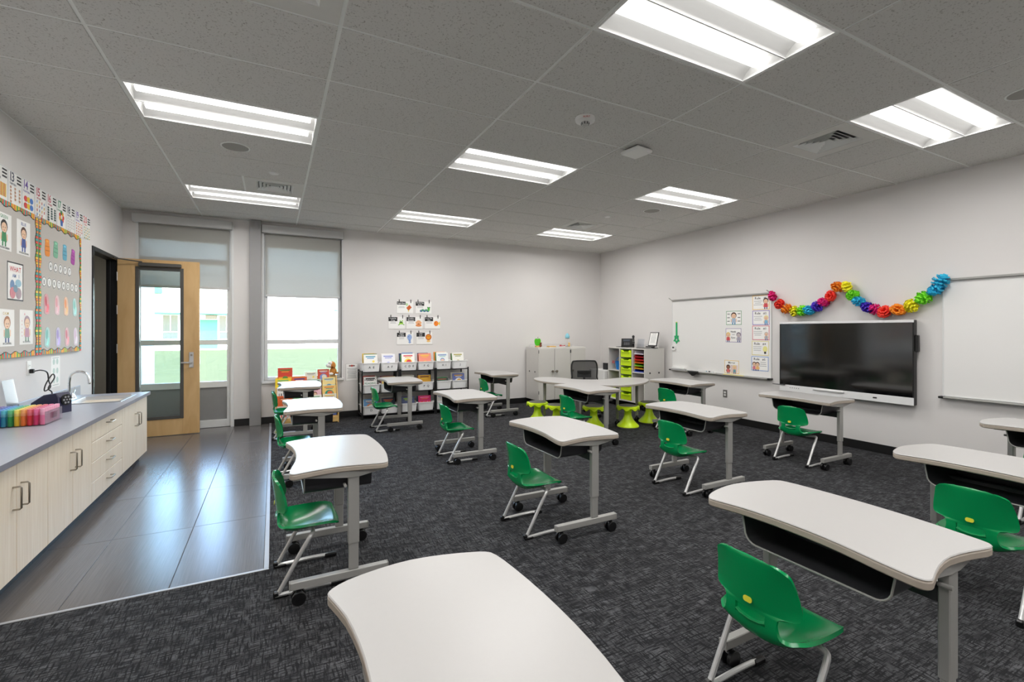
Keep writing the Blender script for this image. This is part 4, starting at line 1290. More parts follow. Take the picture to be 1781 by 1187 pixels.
MB().box(-.1, -TWd, .0, -.0955, TWd, .085, .002).build('bottom_frame', M_TVW, t)
MB().box(-.1, -TWd, TH - .028, -.0955, TWd, TH, .002).build('top_frame', M_TVW, t)
MB().box(-.1, -TWd, .0855, -.0955, -TWd + .012, TH - .0285).box(-.1, TWd - .012, .0855, -.0955, TWd, TH - .0285).build('side_bezel', M_RUB, t)
MB().box(-.0985, -TWd + .012, .0855, -.0952, TWd - .012, TH - .0285).build('glass', M_SCREEN, t)
MB().box(-.028, -.3, .2, -.0005, .3, .7).build('wall_mount', M_FRAMEB, t)
MB().box(-.085, -TWd - .03, .58, -.04, -TWd, .76, .005).build('sensor_pod', M_RUB, t)
for k in range(5): MB().cyl((-.1022, .60 - k * .028, .05), .006, .002, 10, axis='x').build('button', ink(120, 120, 124), t)
MB().box(-.115, -.06, .055, -.1003, .30, .075, .004).build('pen_rest', M_TVW, t)
MB().box(-.1015, -.40, .035, -.1002, -.36, .05).build('logo', M_RUB, t)
o = thing('stylus', 'grey stylus lying on the display screen pen rest', 'stylus', (XR - .107, .10, .680))
MB().tube([(0, -.08, 0), (0, .06, 0), (0, .08, 0)], [.005, .005, .002], 8).build('barrel', M_BOX, o)
MB().tube([(0, -.082, 0), (0, -.1, 0)], .0053, 8).build('cap', M_RUB, o)
outlet('grey wall outlet below the first whiteboard', frame_right(1.016, .435), True)

def rcard(name, label, y0, y1, z0, z1, draw, group=None, tilt=0):
    return card(name, label, 'card', abs(y0 - y1), z1 - z0, frame_right((y0 + y1) / 2, (z0 + z1) / 2, .0145), draw, group=group, tilt=tilt)
def rule(n, col, lines_, fig):
    def draw(p):
        p.border(.262, .205, .008, col)
        p.text('Rule', -.05, .048, .048, (40, 40, 44)); p.text('#%d' % n, .06, .048, .04, (40, 40, 44))
        xo = -.045 if n != 5 else .05
        p.lines(xo, .02, .14 if n != 5 else .11, lines_, .026, (150, 152, 158), .006)
        fig(p)
    return draw
def bulb(p):
    p.oval(.075, -.01, .036, .042, (236, 232, 150)); p.rect(.075, -.062, .03, .03, (60, 60, 60)); p.text('!', .075, -.085, .03, (40, 40, 40))
RULES = [(1, (238, 196, 90), 'yellow', lambda p: kid(p, .075, -.01, .16, (60, 40, 36), (214, 80, 90))), (2, (130, 100, 190), 'purple', lambda p: kid(p, .08, -.03, .14, (236, 226, 160), (130, 180, 214))),
         (3, (214, 80, 96), 'red', lambda p: kid(p, .085, -.04, .12, (200, 190, 186), (170, 172, 180))), (4, (226, 214, 130), 'pale yellow', bulb),
         (5, (110, 150, 214), 'blue', lambda p: (kid(p, -.085, -.035, .13, (90, 56, 40), (214, 120, 140)), kid(p, -.035, -.035, .13, (60, 40, 36), (240, 190, 120))))]
ZR = [(1.706, 1.914), (1.488, 1.697), (1.272, 1.480), (1.052, 1.260), (.832, 1.036)]
for (n, c, cn, fig), (z0, z1), off in zip(RULES, ZR, (0, 0, .002, .01, .016)):
    rcard('rule_card', 'Rule #%d card with a %s border on the whiteboard' % (n, cn), .543 + off, .281 + off, z0, z1, rule(n, c, 3, fig), 'rule cards')
def cA(p):
    p.border(.266, .21, .008, (110, 160, 120)); kid(p, .0, -.0, .19, (70, 46, 36), (170, 190, 210), trousers=(80, 140, 180))
    for s in (-1, 1):
        for k in range(3): p.rect(s * .09, .06 - k * .055, .045, .01, (70, 70, 74))
def cB(p):
    p.border(.266, .21, .007, (150, 130, 180)); kid(p, -.09, -.02, .15, (230, 200, 110), (210, 80, 90)); kid(p, .09, -.02, .15, (120, 112, 120), (170, 165, 180), skin=(200, 190, 190))
    p.text('Hands', 0, .045, .034, (50, 50, 54)); p.text('and', 0, .005, .028, (150, 150, 156)); p.text('Eyes', 0, -.045, .034, (50, 50, 54))
def cC(p):
    p.border(.25, .20, .008, (236, 200, 110)); p.text('Mirror', 0, .05, .042, (40, 40, 44))
    kid(p, -.06, -.03, .14, (60, 36, 30), (214, 110, 110), skin=(150, 100, 76)); p.rect(.04, -.03, .12, .12, (226, 206, 206)); kid(p, .05, -.03, .13, (236, 210, 130), (110, 160, 180))
rcard('action_card', 'green bordered card with a dark haired child on the whiteboard', .986, .72, 1.495, 1.705, cA, 'action cards')
rcard('action_card', 'Hands and Eyes card with two children on the whiteboard', .992, .726, 1.232, 1.440, cB, 'action cards')
rcard('action_card', 'Mirror card standing on the whiteboard pen tray', 1.014, .764, .757, .955, cC, 'action cards')
# pointer, timer, tray things
M_KG = pm('bright_green_plastic', S(30, 180, 110), .4)
t = thing('hand_pointer', 'bright green magnetic pointer hanging on the whiteboard', 'pointer', (XR - .0145, 1.975, 1.38))
MB().box(-.012, -.017, -.08, -.001, .017, .17, .004).build('shaft', M_KG, t)
MB().box(-.011, -.016, .155, -.0005, .016, .178, .004).build('tip', M_YEL, t)
mb = MB(); mb.X = Matrix(((0, 0, -1, -.001), (-1, 0, 0, 0), (0, 1, 0, -.13), (0, 0, 0, 1)))
star = [((.072 if k % 2 == 0 else .042) * math.sin(k * PI / 5 + PI), (.072 if k % 2 == 0 else .042) * math.cos(k * PI / 5 + PI)) for k in range(10)]
n = 10
inn = [(x * .42, y * .42) for x, y in star]
V = [(x, y, z) for z in (0, .009) for x, y in star] + [(x, y, z) for z in (0, .009) for x, y in inn]
F = []
for k in range(n):
    k2 = (k + 1) % n
    F += [(k, k2, n + k2, n + k), (2 * n + k, 2 * n + k2, 3 * n + k2, 3 * n + k), (k, k2, 2 * n + k2, 2 * n + k), (n + k, n + k2, 3 * n + k2, 3 * n + k)]
mb.add(V, F).box(-.045, .05, 0, .045, .07, .009); mb.build('star_hand', M_KG, t, angle=20)
t = thing('round_timer', 'white round magnetic timer on the whiteboard edge', 'timer', (XR - .0145, 2.035, 1.113))
mb = MB(); mb.cyl((-.022, 0, 0), .052, .0215, 28, axis='x'); mb.build('body', M_WHITE, t)
MB().box(-.0235, -.022, -.012, -.0222, .022, .014).build('display', ink(70, 74, 70), t)
ZT = .745 - .0078
t = thing('board_eraser', 'long white eraser box on the whiteboard tray', 'eraser', (XR - .042, 1.90, ZT))
MB().box(-.028, -.14, .012, .028, .14, .045, .005).build('body', M_WHITE, t)
MB().box(-.026, -.135, 0, .026, .135, .012).build('felt', ink(150, 150, 154), t)
t = thing('marker_holder', 'white tray of small coloured markers on the whiteboard ledge', 'marker tray', (XR - .042, 1.32, ZT))
MB().box(-.03, -.15, 0, .03, .15, .012, .003).box(-.03, -.15, .012, -.027, .15, .04).build('tray', M_WHITE, t)
for k, (y, c, nm) in enumerate(((.12, (30, 150, 90), 'green'), (.05, (210, 40, 40), 'red'), (.0, (40, 60, 120), 'blue'), (-.05, (40, 130, 170), 'teal'), (-.10, (50, 50, 60), 'black'))):
    o = thing('whiteboard_marker', '%s whiteboard marker in the white ledge tray' % nm, 'marker', (XR - .05, 1.32 + y, ZT + .022), R(70 + 15 * k), 'markers on the whiteboard ledge')
    MB().tube([(-.028, 0, 0), (.02, 0, 0)], .008, 10).build('barrel', M_WHITE, o)
    MB().tube([(.0205, 0, 0), (.048, 0, 0)], .0088, 10).build('cap', ink(*c, rough=.35), o)
t = thing('cleaning_cloth', 'folded black cloth draped over the whiteboard ledge', 'cloth', (XR, 1.57, ZT))
V = [(-.07, -.11, .001), (-.07, .11, .001), (-.005, .09, .002), (-.005, -.09, .002), (-.081, -.115, -.004), (-.081, .115, -.004), (-.083, .02, -.075), (-.083, -.02, -.075)]
mb = MB().add(V, [(0, 1, 2, 3), (0, 1, 5, 4), (4, 5, 6, 7)])
mb.add([(x - .004, y, z + .003) for x, y, z in V], [(0, 1, 2, 3), (0, 1, 5, 4), (4, 5, 6, 7)])
mb.build('fold', M_RUB, t)
o = thing('yellow_ruler', 'yellow ruler lying on the whiteboard ledge under the Mirror card', 'ruler', (XR - .048, .84, ZT + .0005))
MB().box(-.017, -.17, 0, .017, .17, .004, .001).build('blade', pm('ruler_yellow', S(240, 220, 40), .4), o)
p = Print(.004)
for k in range(16): p.rect(-.012, -.16 + k * .021, .008, .0015, (60, 60, 40))
p.build(o, 'tick_marks')

# garland
FL = [(.203, 1.883), (.101, 1.769), (-.001, 1.704), (-.103, 1.666), (-.207, 1.668), (-.296, 1.672), (-.392, 1.712), (-.468, 1.765), (-.556, 1.839), (-.634, 1.943), (-.738, 1.935), (-.798, 1.832), (-.871, 1.752), (-.956, 1.681), (-1.039, 1.649), (-1.129, 1.623), (-1.254, 1.64), (-1.375, 1.676), (-1.482, 1.753), (-1.582, 1.834), (-1.625, 1.915)]
GC = {'pink': (240, 40, 140), 'red': (250, 60, 44), 'orange': (255, 145, 30), 'yellow': (255, 240, 40), 'lime': (130, 235, 40), 'cyan': (50, 196, 235), 'indigo': (80, 50, 200)}
SEQ = ['pink', 'red', 'orange', 'yellow', 'lime', 'cyan', 'indigo', 'pink', 'red', 'orange', 'yellow', 'lime', 'cyan', 'indigo', 'pink', 'red', 'orange', 'yellow', 'lime', 'cyan', 'cyan']
def pom(rng):
    mb = MB()
    for ring in range(5):
        el = -70 + 35 * ring
        m = [6, 9, 11, 9, 6][ring]
        for k in range(m):
            az = 360 / m * (k + .5 * (ring % 2)) + rng.uniform(-8, 8)
            T = Matrix.Rotation(R(az), 4, 'Z') @ Matrix.Rotation(R(-el + rng.uniform(-8, 8)), 4, 'Y')
            pts = []
            L_ = rng.uniform(.92, 1.1)
            for q in range(5):
                rr = [.15, .55, .85, 1.0, .92][q] * L_; wd = [.06, .20, .30, .26, .12][q]; lift = [0, .04, .0, .08, .2][q]
                pts.append([T @ Vector((rr, s * wd, lift + .10 * abs(s))) for s in (-1, 0, 1)])
            V = [tuple(v) for row in pts for v in row]
            F = []
            for q in range(4):
                for s in range(2): F.append((q * 3 + s, q * 3 + s + 1, q * 3 + s + 4, q * 3 + s + 3))
            mb.add(V, F)
    return mb
t = thing('paper_flower_garland', 'rainbow garland of tissue paper flowers above the display screen', 'garland', (XR - .074, 0, 0))
for col in GC: pass
pmesh = {}
rng = random.Random(5)
for (y, z), c in zip(FL, SEQ):
    if c not in pmesh: pmesh[c] = pom(rng).mesh('flower', pm('tissue_' + c, S(*GC[c]), .7, var=.12, scale=8), 180)
    o = obj('flower', pmesh[c], t, (0, y, z), (rng.uniform(0, 6), rng.uniform(0, 6), rng.uniform(0, 6)))
    sz = .071
    if y < -1.1: sz = .074
    if y < -1.6: sz = .082
    o.scale = (sz * .8, sz, sz)
MB().tube(spline([(0.03, y, z) for y, z in [(.262, 1.95)] + FL[:10] + [(-.69, 1.985)] + FL[10:] + [(-1.62, 1.96)]], 3, False), .0018, 6).build('string', M_PAPER, t)
MB().cyl((.06, -.69, 2.0), .006, .012, 10, axis='x').build('hook', M_CLEAR, t)

# ================================================================== BACK WALL: ANIMAL CARDS, NOTICE
def a_bird(p): p.poly([(.02, -.01), (.075, .045), (.115, -.0), (.06, -.055)], (204, 98, 44)); p.oval(.03, .05, .02, .025, (190, 220, 170)); p.poly([(.045, -.05), (.075, -.05), (.06, -.085)], (236, 220, 130))
def a_snake(p):
    for k in range(5): p.oval(-.045 + k * .03, -.06 + .012 * (k % 2), .024, .02, (70, 150, 110) if k % 2 else (80, 120, 150))
    p.oval(.09, -.03, .022, .035, (90, 180, 70)); p.oval(.075, .0, .012, .012, (60, 130, 70)); p.oval(.105, .0, .012, .012, (60, 130, 70))
def a_frog(p):
    p.oval(.075, .0, .034, .026, (150, 206, 60)); p.oval(.07, .012, .024, .012, (50, 90, 40)); p.poly([(.045, -.01), (.02, -.04), (.035, -.045), (.06, -.02)], (120, 180, 60)); p.poly([(.1, -.01), (.135, -.035), (.12, -.04), (.09, -.02)], (120, 180, 60)); p.oval(.06, .035, .01, .01, (150, 206, 60)); p.oval(.095, .035, .01, .01, (150, 206, 60))
def a_monkey(p): p.oval(.07, .0, .045, .045, (238, 178, 128)); p.oval(.07, -.045, .055, .022, (230, 150, 90)); p.oval(.03, .0, .014, .016, (238, 178, 128)); p.oval(.11, .0, .014, .016, (238, 178, 128)); p.oval(.07, -.02, .015, .008, (160, 80, 60))
def a_fish(p): p.oval(.065, -.012, .042, .046, (244, 134, 30)); p.poly([(.1, -.012), (.135, .03), (.135, -.05)], (250, 210, 70)); p.oval(.05, .0, .006, .008, (60, 40, 20))
def a_dolphin(p): p.oval(.075, .02, .042, .05, (150, 176, 226)); p.poly([(.05, -.02), (.1, -.02), (.085, -.085)], (130, 160, 214)); p.poly([(.05, -.06), (.11, -.06), (.08, -.09)], (130, 160, 214)); p.oval(.06, .03, .005, .007, (30, 30, 60))
def a_lion(p): p.oval(.075, .02, .055, .055, (206, 104, 30)); p.oval(.075, .02, .036, .036, (240, 160, 40)); p.oval(.075, -.05, .035, .018, (244, 200, 120)); p.oval(.062, .03, .005, .006, (60, 30, 20)); p.oval(.088, .03, .005, .006, (60, 30, 20))
AC = [(2.911, 1.807, 'Eagle Eyes', '', a_bird, 'orange bird'), (3.237, 1.812, 'Slithering', 'Snake', a_snake, 'green snake'), (2.769, 1.540, 'Hopping', 'Frog', a_frog, 'green frog'), (3.077, 1.543, 'Cheeky', 'Monkey', a_monkey, 'tan monkey'),
      (3.398, 1.545, 'Like The', 'Fish', a_fish, 'orange fish'), (2.912, 1.273, 'Happy', 'Dolphin', a_dolphin, 'blue dolphin'), (3.25, 1.273, 'Lazy', 'Lion', a_lion, 'orange lion')]
for x, z, l1, l2, fn, nm in AC:
    def draw(p, l1=l1, l2=l2, fn=fn):
        p.rect(-.065, .063 if l2 else .072, .15, .07 if l2 else .05, (34, 32, 34))
        p.text(l1, -.065, .07 if l2 else .062, .030, (244, 244, 242), .13)
        if l2: p.text(l2, -.065, .036, .030, (244, 244, 242), .12)
        p.lines(-.06, .012, .11, 2, .018, (150, 150, 156), .005)
        fn(p)
    o = card('animal_card', 'white animal card with a %s drawing above the book bins' % nm, 'card', .282, .208, frame_back(x, z, .003), draw, th=.004, group='animal cards')
    for s in (-.10, .10):
        mb = MB().box(s - .006, .075, -.002, s + .006, .135, .011, .003)
        mb.build('clip', M_RUB, o)
def nt_(p):
    p.border(.19, .28, .004, (150, 150, 150))
    p.oval(0, .105, .02, .016, (190, 60, 50)); p.oval(-.03, .105, .018, .012, (120, 90, 80)); p.oval(.03, .105, .018, .012, (120, 90, 80))
    p.lines(0, .06, .15, 8, .022, (120, 120, 124), .006)
card('wall_notice', 'white printed notice sheet between the window and book bins', 'notice', .196, .284, frame_back(2.04, .728), nt_)

# ================================================================== PICTURE BOOK DISPLAY RACK
BX0, BX1 = .93, 1.80
t = thing('book_display_rack', 'wooden tiered display rack of picture books under the window', 'book rack', (0, 0, 0))
for x in (BX0, BX1 - .018):
    V = [(x + q, y, z) for q in (0, .018) for y, z in ((3.74, 0), (4.07, 0), (4.07, .70), (4.03, .70), (3.74, .16))]
    MB().add(V, [(0, 1, 2, 3, 4), (9, 8, 7, 6, 5)] + [(k, (k + 1) % 5, 5 + (k + 1) % 5, 5 + k) for k in range(5)]).build('side_panel', M_OAK, t, angle=20)
MB().box(BX0 + .018, 3.735, .012, BX1 - .018, 3.753, .085, .002).build('kick_board', M_OAK, t)
TIER = []
for k in range(5):
    yb_, zb_ = 3.775 + .055 * k, .09 + .125 * k
    TIER.append((yb_, zb_))
    MB().box(BX0 + .018, yb_ - .012, zb_ - .012, BX1 - .018, yb_ + .04, zb_, .002).build('ledge', M_OAK, t)
    MB().box(BX0 + .018, yb_ - .015, zb_, BX1 - .018, yb_ - .010, zb_ + .018).build('lip', M_OAK, t)
MB().box(BX0 + .018, 4.075, .09, BX1 - .018, 4.085, .70).build('back_panel', M_OAK, t)
def motif(p, kind, w_, h_, c1, c2):
    if kind == 'circle': p.oval(0, -.02, w_ * .32, h_ * .26, c1); p.oval(.01, -.01, w_ * .2, h_ * .15, c2)
    elif kind == 'band': p.rect(0, -h_ * .2, w_ * .9, h_ * .3, c1); p.oval(0, -h_ * .15, w_ * .2, h_ * .16, c2)
    elif kind == 'figure': kid(p, 0, -.03, h_ * .62, c2, c1)
    elif kind == 'stripes':
        for k in range(6): p.rect(-w_ * .36 + k * w_ * .145, -h_ * .12, w_ * .07, h_ * .4, c1 if k % 2 else c2)
    elif kind == 'hills': p.oval(-w_ * .15, -h_ * .3, w_ * .3, h_ * .2, c1); p.oval(w_ * .18, -h_ * .32, w_ * .28, h_ * .15, c2); p.oval(w_ * .2, h_ * .06, w_ * .09, w_ * .09, (250, 220, 90))
    p.rect(0, h_ * .36, w_ * .7, h_ * .07, c2); p.rect(0, h_ * .26, w_ * .5, h_ * .045, c1)
def book(name, label, w_, h_, th, M, cover, kind, c1, c2, group, title=None):
    o = MB().box(-w_ / 2, 0, 0, w_ / 2, h_, th, .0015).build(name, ink(*cover), label=label, cat='book', group=group)
    o.matrix_world = M
    MB().box(-w_ / 2 + .003, .003, -.0004, w_ / 2 + .0006, h_ - .003, th - .003).build('pages', M_PAPER, o)
    p = Print(th)
    p.X = None
    q = Print(th); 
    class Off: pass
    motif(q, kind, w_, h_, c1, c2)
    if title:
        for i, (tx, col, sz, yy) in enumerate(title): q.text(tx, 0, yy, sz, col, w_ * .86)
    pr_ = q.build(o, 'cover_print'); pr_.location = (0, h_ / 2, 0)
    return o
def lean(x, y, z, a, rz=0.0):        # book standing on a ledge facing the room, leaning back by a
    return Matrix.Translation((x, y, z)) @ Matrix.Rotation(rz, 4, 'Z') @ Matrix.Rotation(R(90) - a, 4, 'X')
BK = [ # tier, x, w, h, cover, kind, c1, c2, label
 (4, 1.06, .20, .25, (214, 64, 40), 'band', (240, 170, 50), (90, 140, 60), 'red picture book with an orange and green panel, top tier of the rack'),
 (3, 1.03, .21, .22, (250, 214, 30), 'circle', (90, 180, 200), (120, 200, 120), 'yellow picture book with a round blue scene, upper tier of the rack'),
 (3, 1.255, .21, .235, (224, 100, 50), 'stripes', (246, 244, 238), (60, 70, 150), 'orange picture book with blue and white stripes, upper tier'),
 (4, 1.42, .17, .17, (236, 230, 214), 'hills', (200, 196, 180), (150, 150, 140), 'cream picture book with grey hills, top tier of the rack'),
 (4, 1.60, .17, .21, (206, 80, 56), 'circle', (130, 150, 210), (230, 220, 200), 'brick red picture book with a lilac circle, top tier'),
 (3, 1.475, .18, .19, (190, 210, 190), 'figure', (90, 120, 110), (60, 60, 60), 'pale green picture book with a child, upper tier of the rack'),
 (3, 1.675, .19, .21, (246, 222, 150), 'band', (180, 214, 226), (90, 150, 190), 'pale yellow picture book with a sky blue band, upper tier'),
 (2, 1.05, .20, .22, (240, 238, 232), 'stripes', (70, 70, 74), (150, 150, 150), 'white picture book with black zebra stripes, middle tier'),
 (2, 1.27, .20, .22, (150, 190, 220), 'hills', (90, 160, 90), (60, 120, 80), 'blue picture book with green hills, middle tier of the rack'),
 (2, 1.47, .18, .20, (236, 190, 200), 'figure', (180, 70, 100), (120, 70, 50), 'pink picture book with a child, middle tier of the rack'),
 (2, 1.675, .20, .215, (246, 206, 120), 'circle', (40, 150, 130), (226, 120, 60), 'golden picture book with a teal circle, middle tier of the rack'),
 (1, 1.05, .20, .22, (228, 104, 44), 'figure', (240, 220, 190), (170, 70, 30), 'orange fox picture book, lower tier of the rack'),
 (1, 1.27, .20, .21, (140, 200, 120), 'band', (240, 240, 230), (60, 130, 70), 'green picture book with a white band, lower tier of the rack'),
 (1, 1.47, .18, .21, (244, 240, 226), 'hills', (230, 150, 100), (140, 180, 140), 'ivory picture book with orange hills, lower tier of the rack'),
 (1, 1.675, .20, .215, (236, 228, 206), 'circle', (170, 120, 170), (240, 200, 90), 'beige picture book with a purple circle, lower tier of the rack'),
 (0, 1.05, .20, .20, (240, 226, 210), 'stripes', (214, 60, 60), (60, 90, 170), 'cream picture book with red and blue stripes, bottom tier'),
 (0, 1.27, .19, .20, (110, 180, 200), 'figure', (250, 210, 80), (90, 60, 40), 'turquoise picture book with a child, bottom tier of the rack'),
 (0, 1.47, .18, .20, (206, 90, 90), 'band', (250, 230, 190), (120, 40, 40), 'dark red picture book with a cream band, bottom tier'),
 (0, 1.675, .19, .20, (60, 84, 150), 'circle', (246, 220, 60), (250, 250, 240), 'navy picture book with a yellow circle, bottom tier'),
]
for tr, x, w_, h_, cov, kd, c1, c2, lab in BK:
    yb_, zb_ = TIER[tr]
    book('picture_book', lab, w_, h_, .010, lean(x, yb_ + .004, zb_ + .0005, R(10)), cov, kd, c1, c2, 'picture books on the display rack')
# plush dog on the end of the rack
M_BRF = pm('brown_plush', S(206, 138, 66), .95, var=.2, scale=120, bump=.4, bscale=300)
M_WHF = pm('white_plush', S(240, 236, 228), .95, var=.06, scale=120, bump=.4, bscale=300)
t = thing('plush_dog', 'brown and white plush toy dog on the end of the book rack', 'plush toy', (1.745, 4.045, .7005))
MB().ball((0, 0, .06), .055, 14, sc3=(1, .8, 1.1)).build('body', M_BRF, t)
hd = MB().ball((-.02, -.01, .165), .055, 16).build('head', M_BRF, t)
MB().ball((-.062, -.03, .155), .042, 12, sc3=(1.1, 1, .85)).ball((-.045, -.035, .188), .036, 12).build('muzzle', M_WHF, hd)
MB().ball((-.098, -.03, .162), .011, 10).build('nose', M_RUB, hd)
for s in (-1, 1): MB().ball((-.055, -.03 + s * .018 - .02, .195), .0055, 8).build('eye', M_RUB, hd)
for s in (-1, 1): MB().ball((.012, s * .048 - .01, .155), .032, 12, sc3=(.7, .5, 1.5)).build('ear', M_BRF, hd)
for s in (-1, 1): MB().ball((-.03, s * .035, .022), .022, 10, sc3=(1.5, .9, 1)).build('paw', M_WHF, t)
MB().ball((.055, 0, .03), .018, 10, sc3=(1.6, 1, 1)).build('tail', M_BRF, t)

# ================================================================== BIN RACKS WITH BOOK BINS
RY0, RY1 = 3.72, 4.08
RX = [2.13, 2.735, 3.335, 3.94]
TZ = [.085, .425, .765]                    # bin bottoms rest on rails
def make_rack():
    t = thing('bin_rack', 'x', 'rack')
    W_ = .60
    for x in (0.0, W_ - .022):
        for y in (RY0, RY1 - .022): MB().box(x, y, 0, x + .022, y + .022, .775, .003).build('post', M_FRAMEB, t)
    for z in TZ:
        zr = z - .012
        for y in (RY0 + .001, RY1 - .021): MB().box(.0222, y, zr - .014, W_ - .0222, y + .02, zr, .002).build('rail', M_FRAMEB, t)
        for x in (.001, W_ - .021): MB().box(x, RY0 + .0222, zr - .014, x + .02, RY1 - .0222, zr, .002).build('rail', M_FRAMEB, t)
        MB().box(.29, RY0 + .0222, zr - .014, .31, RY1 - .0222, zr, .002).build('rail', M_FRAMEB, t)
    return t
rk = None
for x, lab in zip(RX[:3], ('black steel bin rack next to the printed notice and window', 'black steel bin rack in the middle of the three', 'black steel bin rack on the side toward the grey locker cabinet')):
    if rk is None:
        rk = make_rack(); rk.location = (x, 0, 0); rk['label'] = lab; rk['group'] = 'black bin racks'
    else: copy_tree(rk, (x, 0, 0), 0, lab)
def bin_mesh():
    mb = MB()
    o0 = rrect(.248, .315, .03, 3); o1 = rrect(.272, .345, .035, 3); lip = rrect(.288, .36, .04, 3); i1 = rrect(.262, .335, .033, 3); i0 = rrect(.225, .29, .028, 3)
    L_ = [(o0, 0), (o1, .125), (lip, .128), (lip, .140), (i1, .138), (i0, .006)]
    n = len(o0); V = [(x, y, z) for o, z in L_ for x, y in o]; F = []
    for i in range(len(L_) - 1):
        for k in range(n):
            k2 = (k + 1) % n; F.append((i * n + k, i * n + k2, (i + 1) * n + k2, (i + 1) * n + k))
    F.append(tuple(range(n))); F.append(tuple((len(L_) - 1) * n + k for k in range(n)))
    return mb.add(V, F).mesh('tub', M_BIN, 40)
BINM = bin_mesh()
LET = {(2, 0): 'A  E', (2, 1): 'A  F', (2, 2): 'C  D  E', (2, 3): 'F  G', (2, 4): 'H  I', (2, 5): 'J', (1, 0): 'K', (1, 3): 'P  Q', (0, 0): 'D'}
FRONT = {  # front book of each bin: cover, motif, colours, wording
 (2, 0): ((244, 242, 236), 'hills', (80, 140, 210), (90, 170, 200), 'white book with a blue hill picture'), (2, 1): ((240, 240, 244), 'band', (130, 140, 210), (150, 160, 220), 'white book with a lilac band'),
 (2, 2): ((246, 244, 240), 'circle', (246, 210, 70), (220, 60, 70), 'white book with a red title and yellow circle'), (2, 3): ((240, 150, 130), 'band', (246, 190, 60), (246, 200, 80), 'salmon book with an amber panel'),
 (2, 4): ((236, 240, 238), 'figure', (150, 200, 196), (120, 150, 200), 'pale mint book with a child'), (2, 5): ((240, 238, 232), 'band', (120, 140, 50), (170, 160, 60), 'white book with an olive panel'),
 (1, 0): ((246, 244, 240), None, (0, 0, 0), (0, 0, 0), 'white reading day book with green letters'), (1, 1): ((236, 206, 120), 'band', (226, 190, 90), (120, 100, 60), 'straw yellow book'),
 (1, 2): ((206, 206, 196), 'hills', (150, 160, 150), (120, 130, 120), 'grey book with hills'), (1, 3): ((226, 170, 50), 'band', (244, 206, 60), (120, 50, 30), 'amber book with a brown title'),
 (1, 4): ((70, 90, 80), 'band', (60, 110, 70), (190, 110, 70), 'low dark green book'), (1, 5): ((110, 124, 186), 'circle', (244, 242, 236), (230, 170, 40), 'periwinkle book with a white square'),
 (0, 0): ((110, 160, 206), 'circle', (226, 140, 80), (244, 240, 230), 'sky blue book with an orange circle'), (0, 1): ((50, 60, 80), 'band', (226, 140, 50), (190, 90, 60), 'dark navy book with an orange band'),
 (0, 2): ((80, 90, 130), 'band', (180, 206, 60), (150, 190, 50), 'indigo book with a lime band'), (0, 3): ((216, 40, 110), 'stripes', (240, 110, 60), (244, 120, 170), 'magenta book with orange stripes'),
 (0, 4): ((200, 196, 190), 'hills', (150, 150, 160), (120, 130, 150), 'silver book with hills'), (0, 5): ((150, 60, 60), 'circle', (240, 220, 190), (90, 30, 30), 'maroon book with a cream circle'),
}
NAMES = {2: 'top', 1: 'middle', 0: 'bottom'}
ORD = ['first', 'second', 'third', 'fourth', 'fifth', 'sixth']
SPN = ['red', 'orange', 'blue', 'white', 'green', 'purple', 'navy', 'yellow', 'grey', 'brown']
SP = [(214, 70, 60), (236, 150, 60), (80, 130, 190), (240, 236, 226), (90, 150, 90), (150, 90, 150), (60, 70, 110), (230, 200, 90), (180, 190, 200), (120, 70, 50)]
for tr in (2, 1, 0):
    for c in range(6):
        if tr == 0 and c == 5: continue
        xr = RX[c // 2] + (.155 if c % 2 == 0 else .445)
        yc = 3.905
        where = '%s shelf, %s from the window' % (NAMES[tr], ORD[c])
        b = thing('book_bin', 'white plastic book bin on the %s' % where, 'bin', (xr, yc, TZ[tr] - .0118), 0, 'white book bins')
        obj('tub', BINM, b)
        if (tr, c) in LET:
            p = Print(0.0); p.text(LET[tr, c], 0, -.02, .048, (60, 60, 64), .19)
            q = p.build(b, 'letters')
            q.rotation_euler = (R(90) + R(6.8), 0, 0); q.location = (0, -.1677, .072)
        z0 = TZ[tr] + .0
        rr = random.Random(tr * 10 + c)
        cov, kd, c1, c2, nm = FRONT[tr, c]
        hb = .262 if tr == 2 else (.235 if (tr, c) != (1, 4) else .17)
        if tr == 0: hb = .225
        def place(x, y, a, rz): return lean(x, y, z0, a, rz)
        if kd is None:
            book('bin_book', 'white book with green reading day lettering in the middle shelf bin', .205, .245, .008, place(xr, yc - .095, R(12), 0), cov, 'none', c1, c2, 'front books of the bins',
                 [('HOORAY', (40, 34, 60), .042, .055), ('READING', (20, 120, 90), .042, .0), ('DAY!', (20, 120, 90), .042, -.048)])
        else:
            book('bin_book', '%s in %s shelf bin %s from window' % (nm, NAMES[tr], ORD[c]), .216, hb, .008, place(xr + rr.uniform(-.006, .006), yc - .095, R(12), rr.uniform(-.04, .04)), cov, kd, c1, c2, 'front books of the bins')
        nb = 3
        for k in range(nb):
            w_ = rr.uniform(.185, .214); h_ = hb + rr.uniform(-.03, .012)
            ci = rr.randrange(10); cc = SP[ci]
            o = MB().box(-w_ / 2, 0, 0, w_ / 2, h_, rr.uniform(.008, .016), .0015).build('bin_book', ink(*cc), label='%s book, %s behind the front book, %s shelf bin %s from window' % (SPN[ci], ORD[k], NAMES[tr], ORD[c]), cat='book', group='books behind the front ones in the bins')
            o.matrix_world = lean(xr + rr.uniform(-.012, .012), yc - .055 + k * .048, z0, R(11 - k), rr.uniform(-.04, .04))
            MB().box(-w_ / 2 + .003, .003, -.0006, w_ / 2 + .0006, h_ - .003, .005).build('pages', M_PAPER, o)

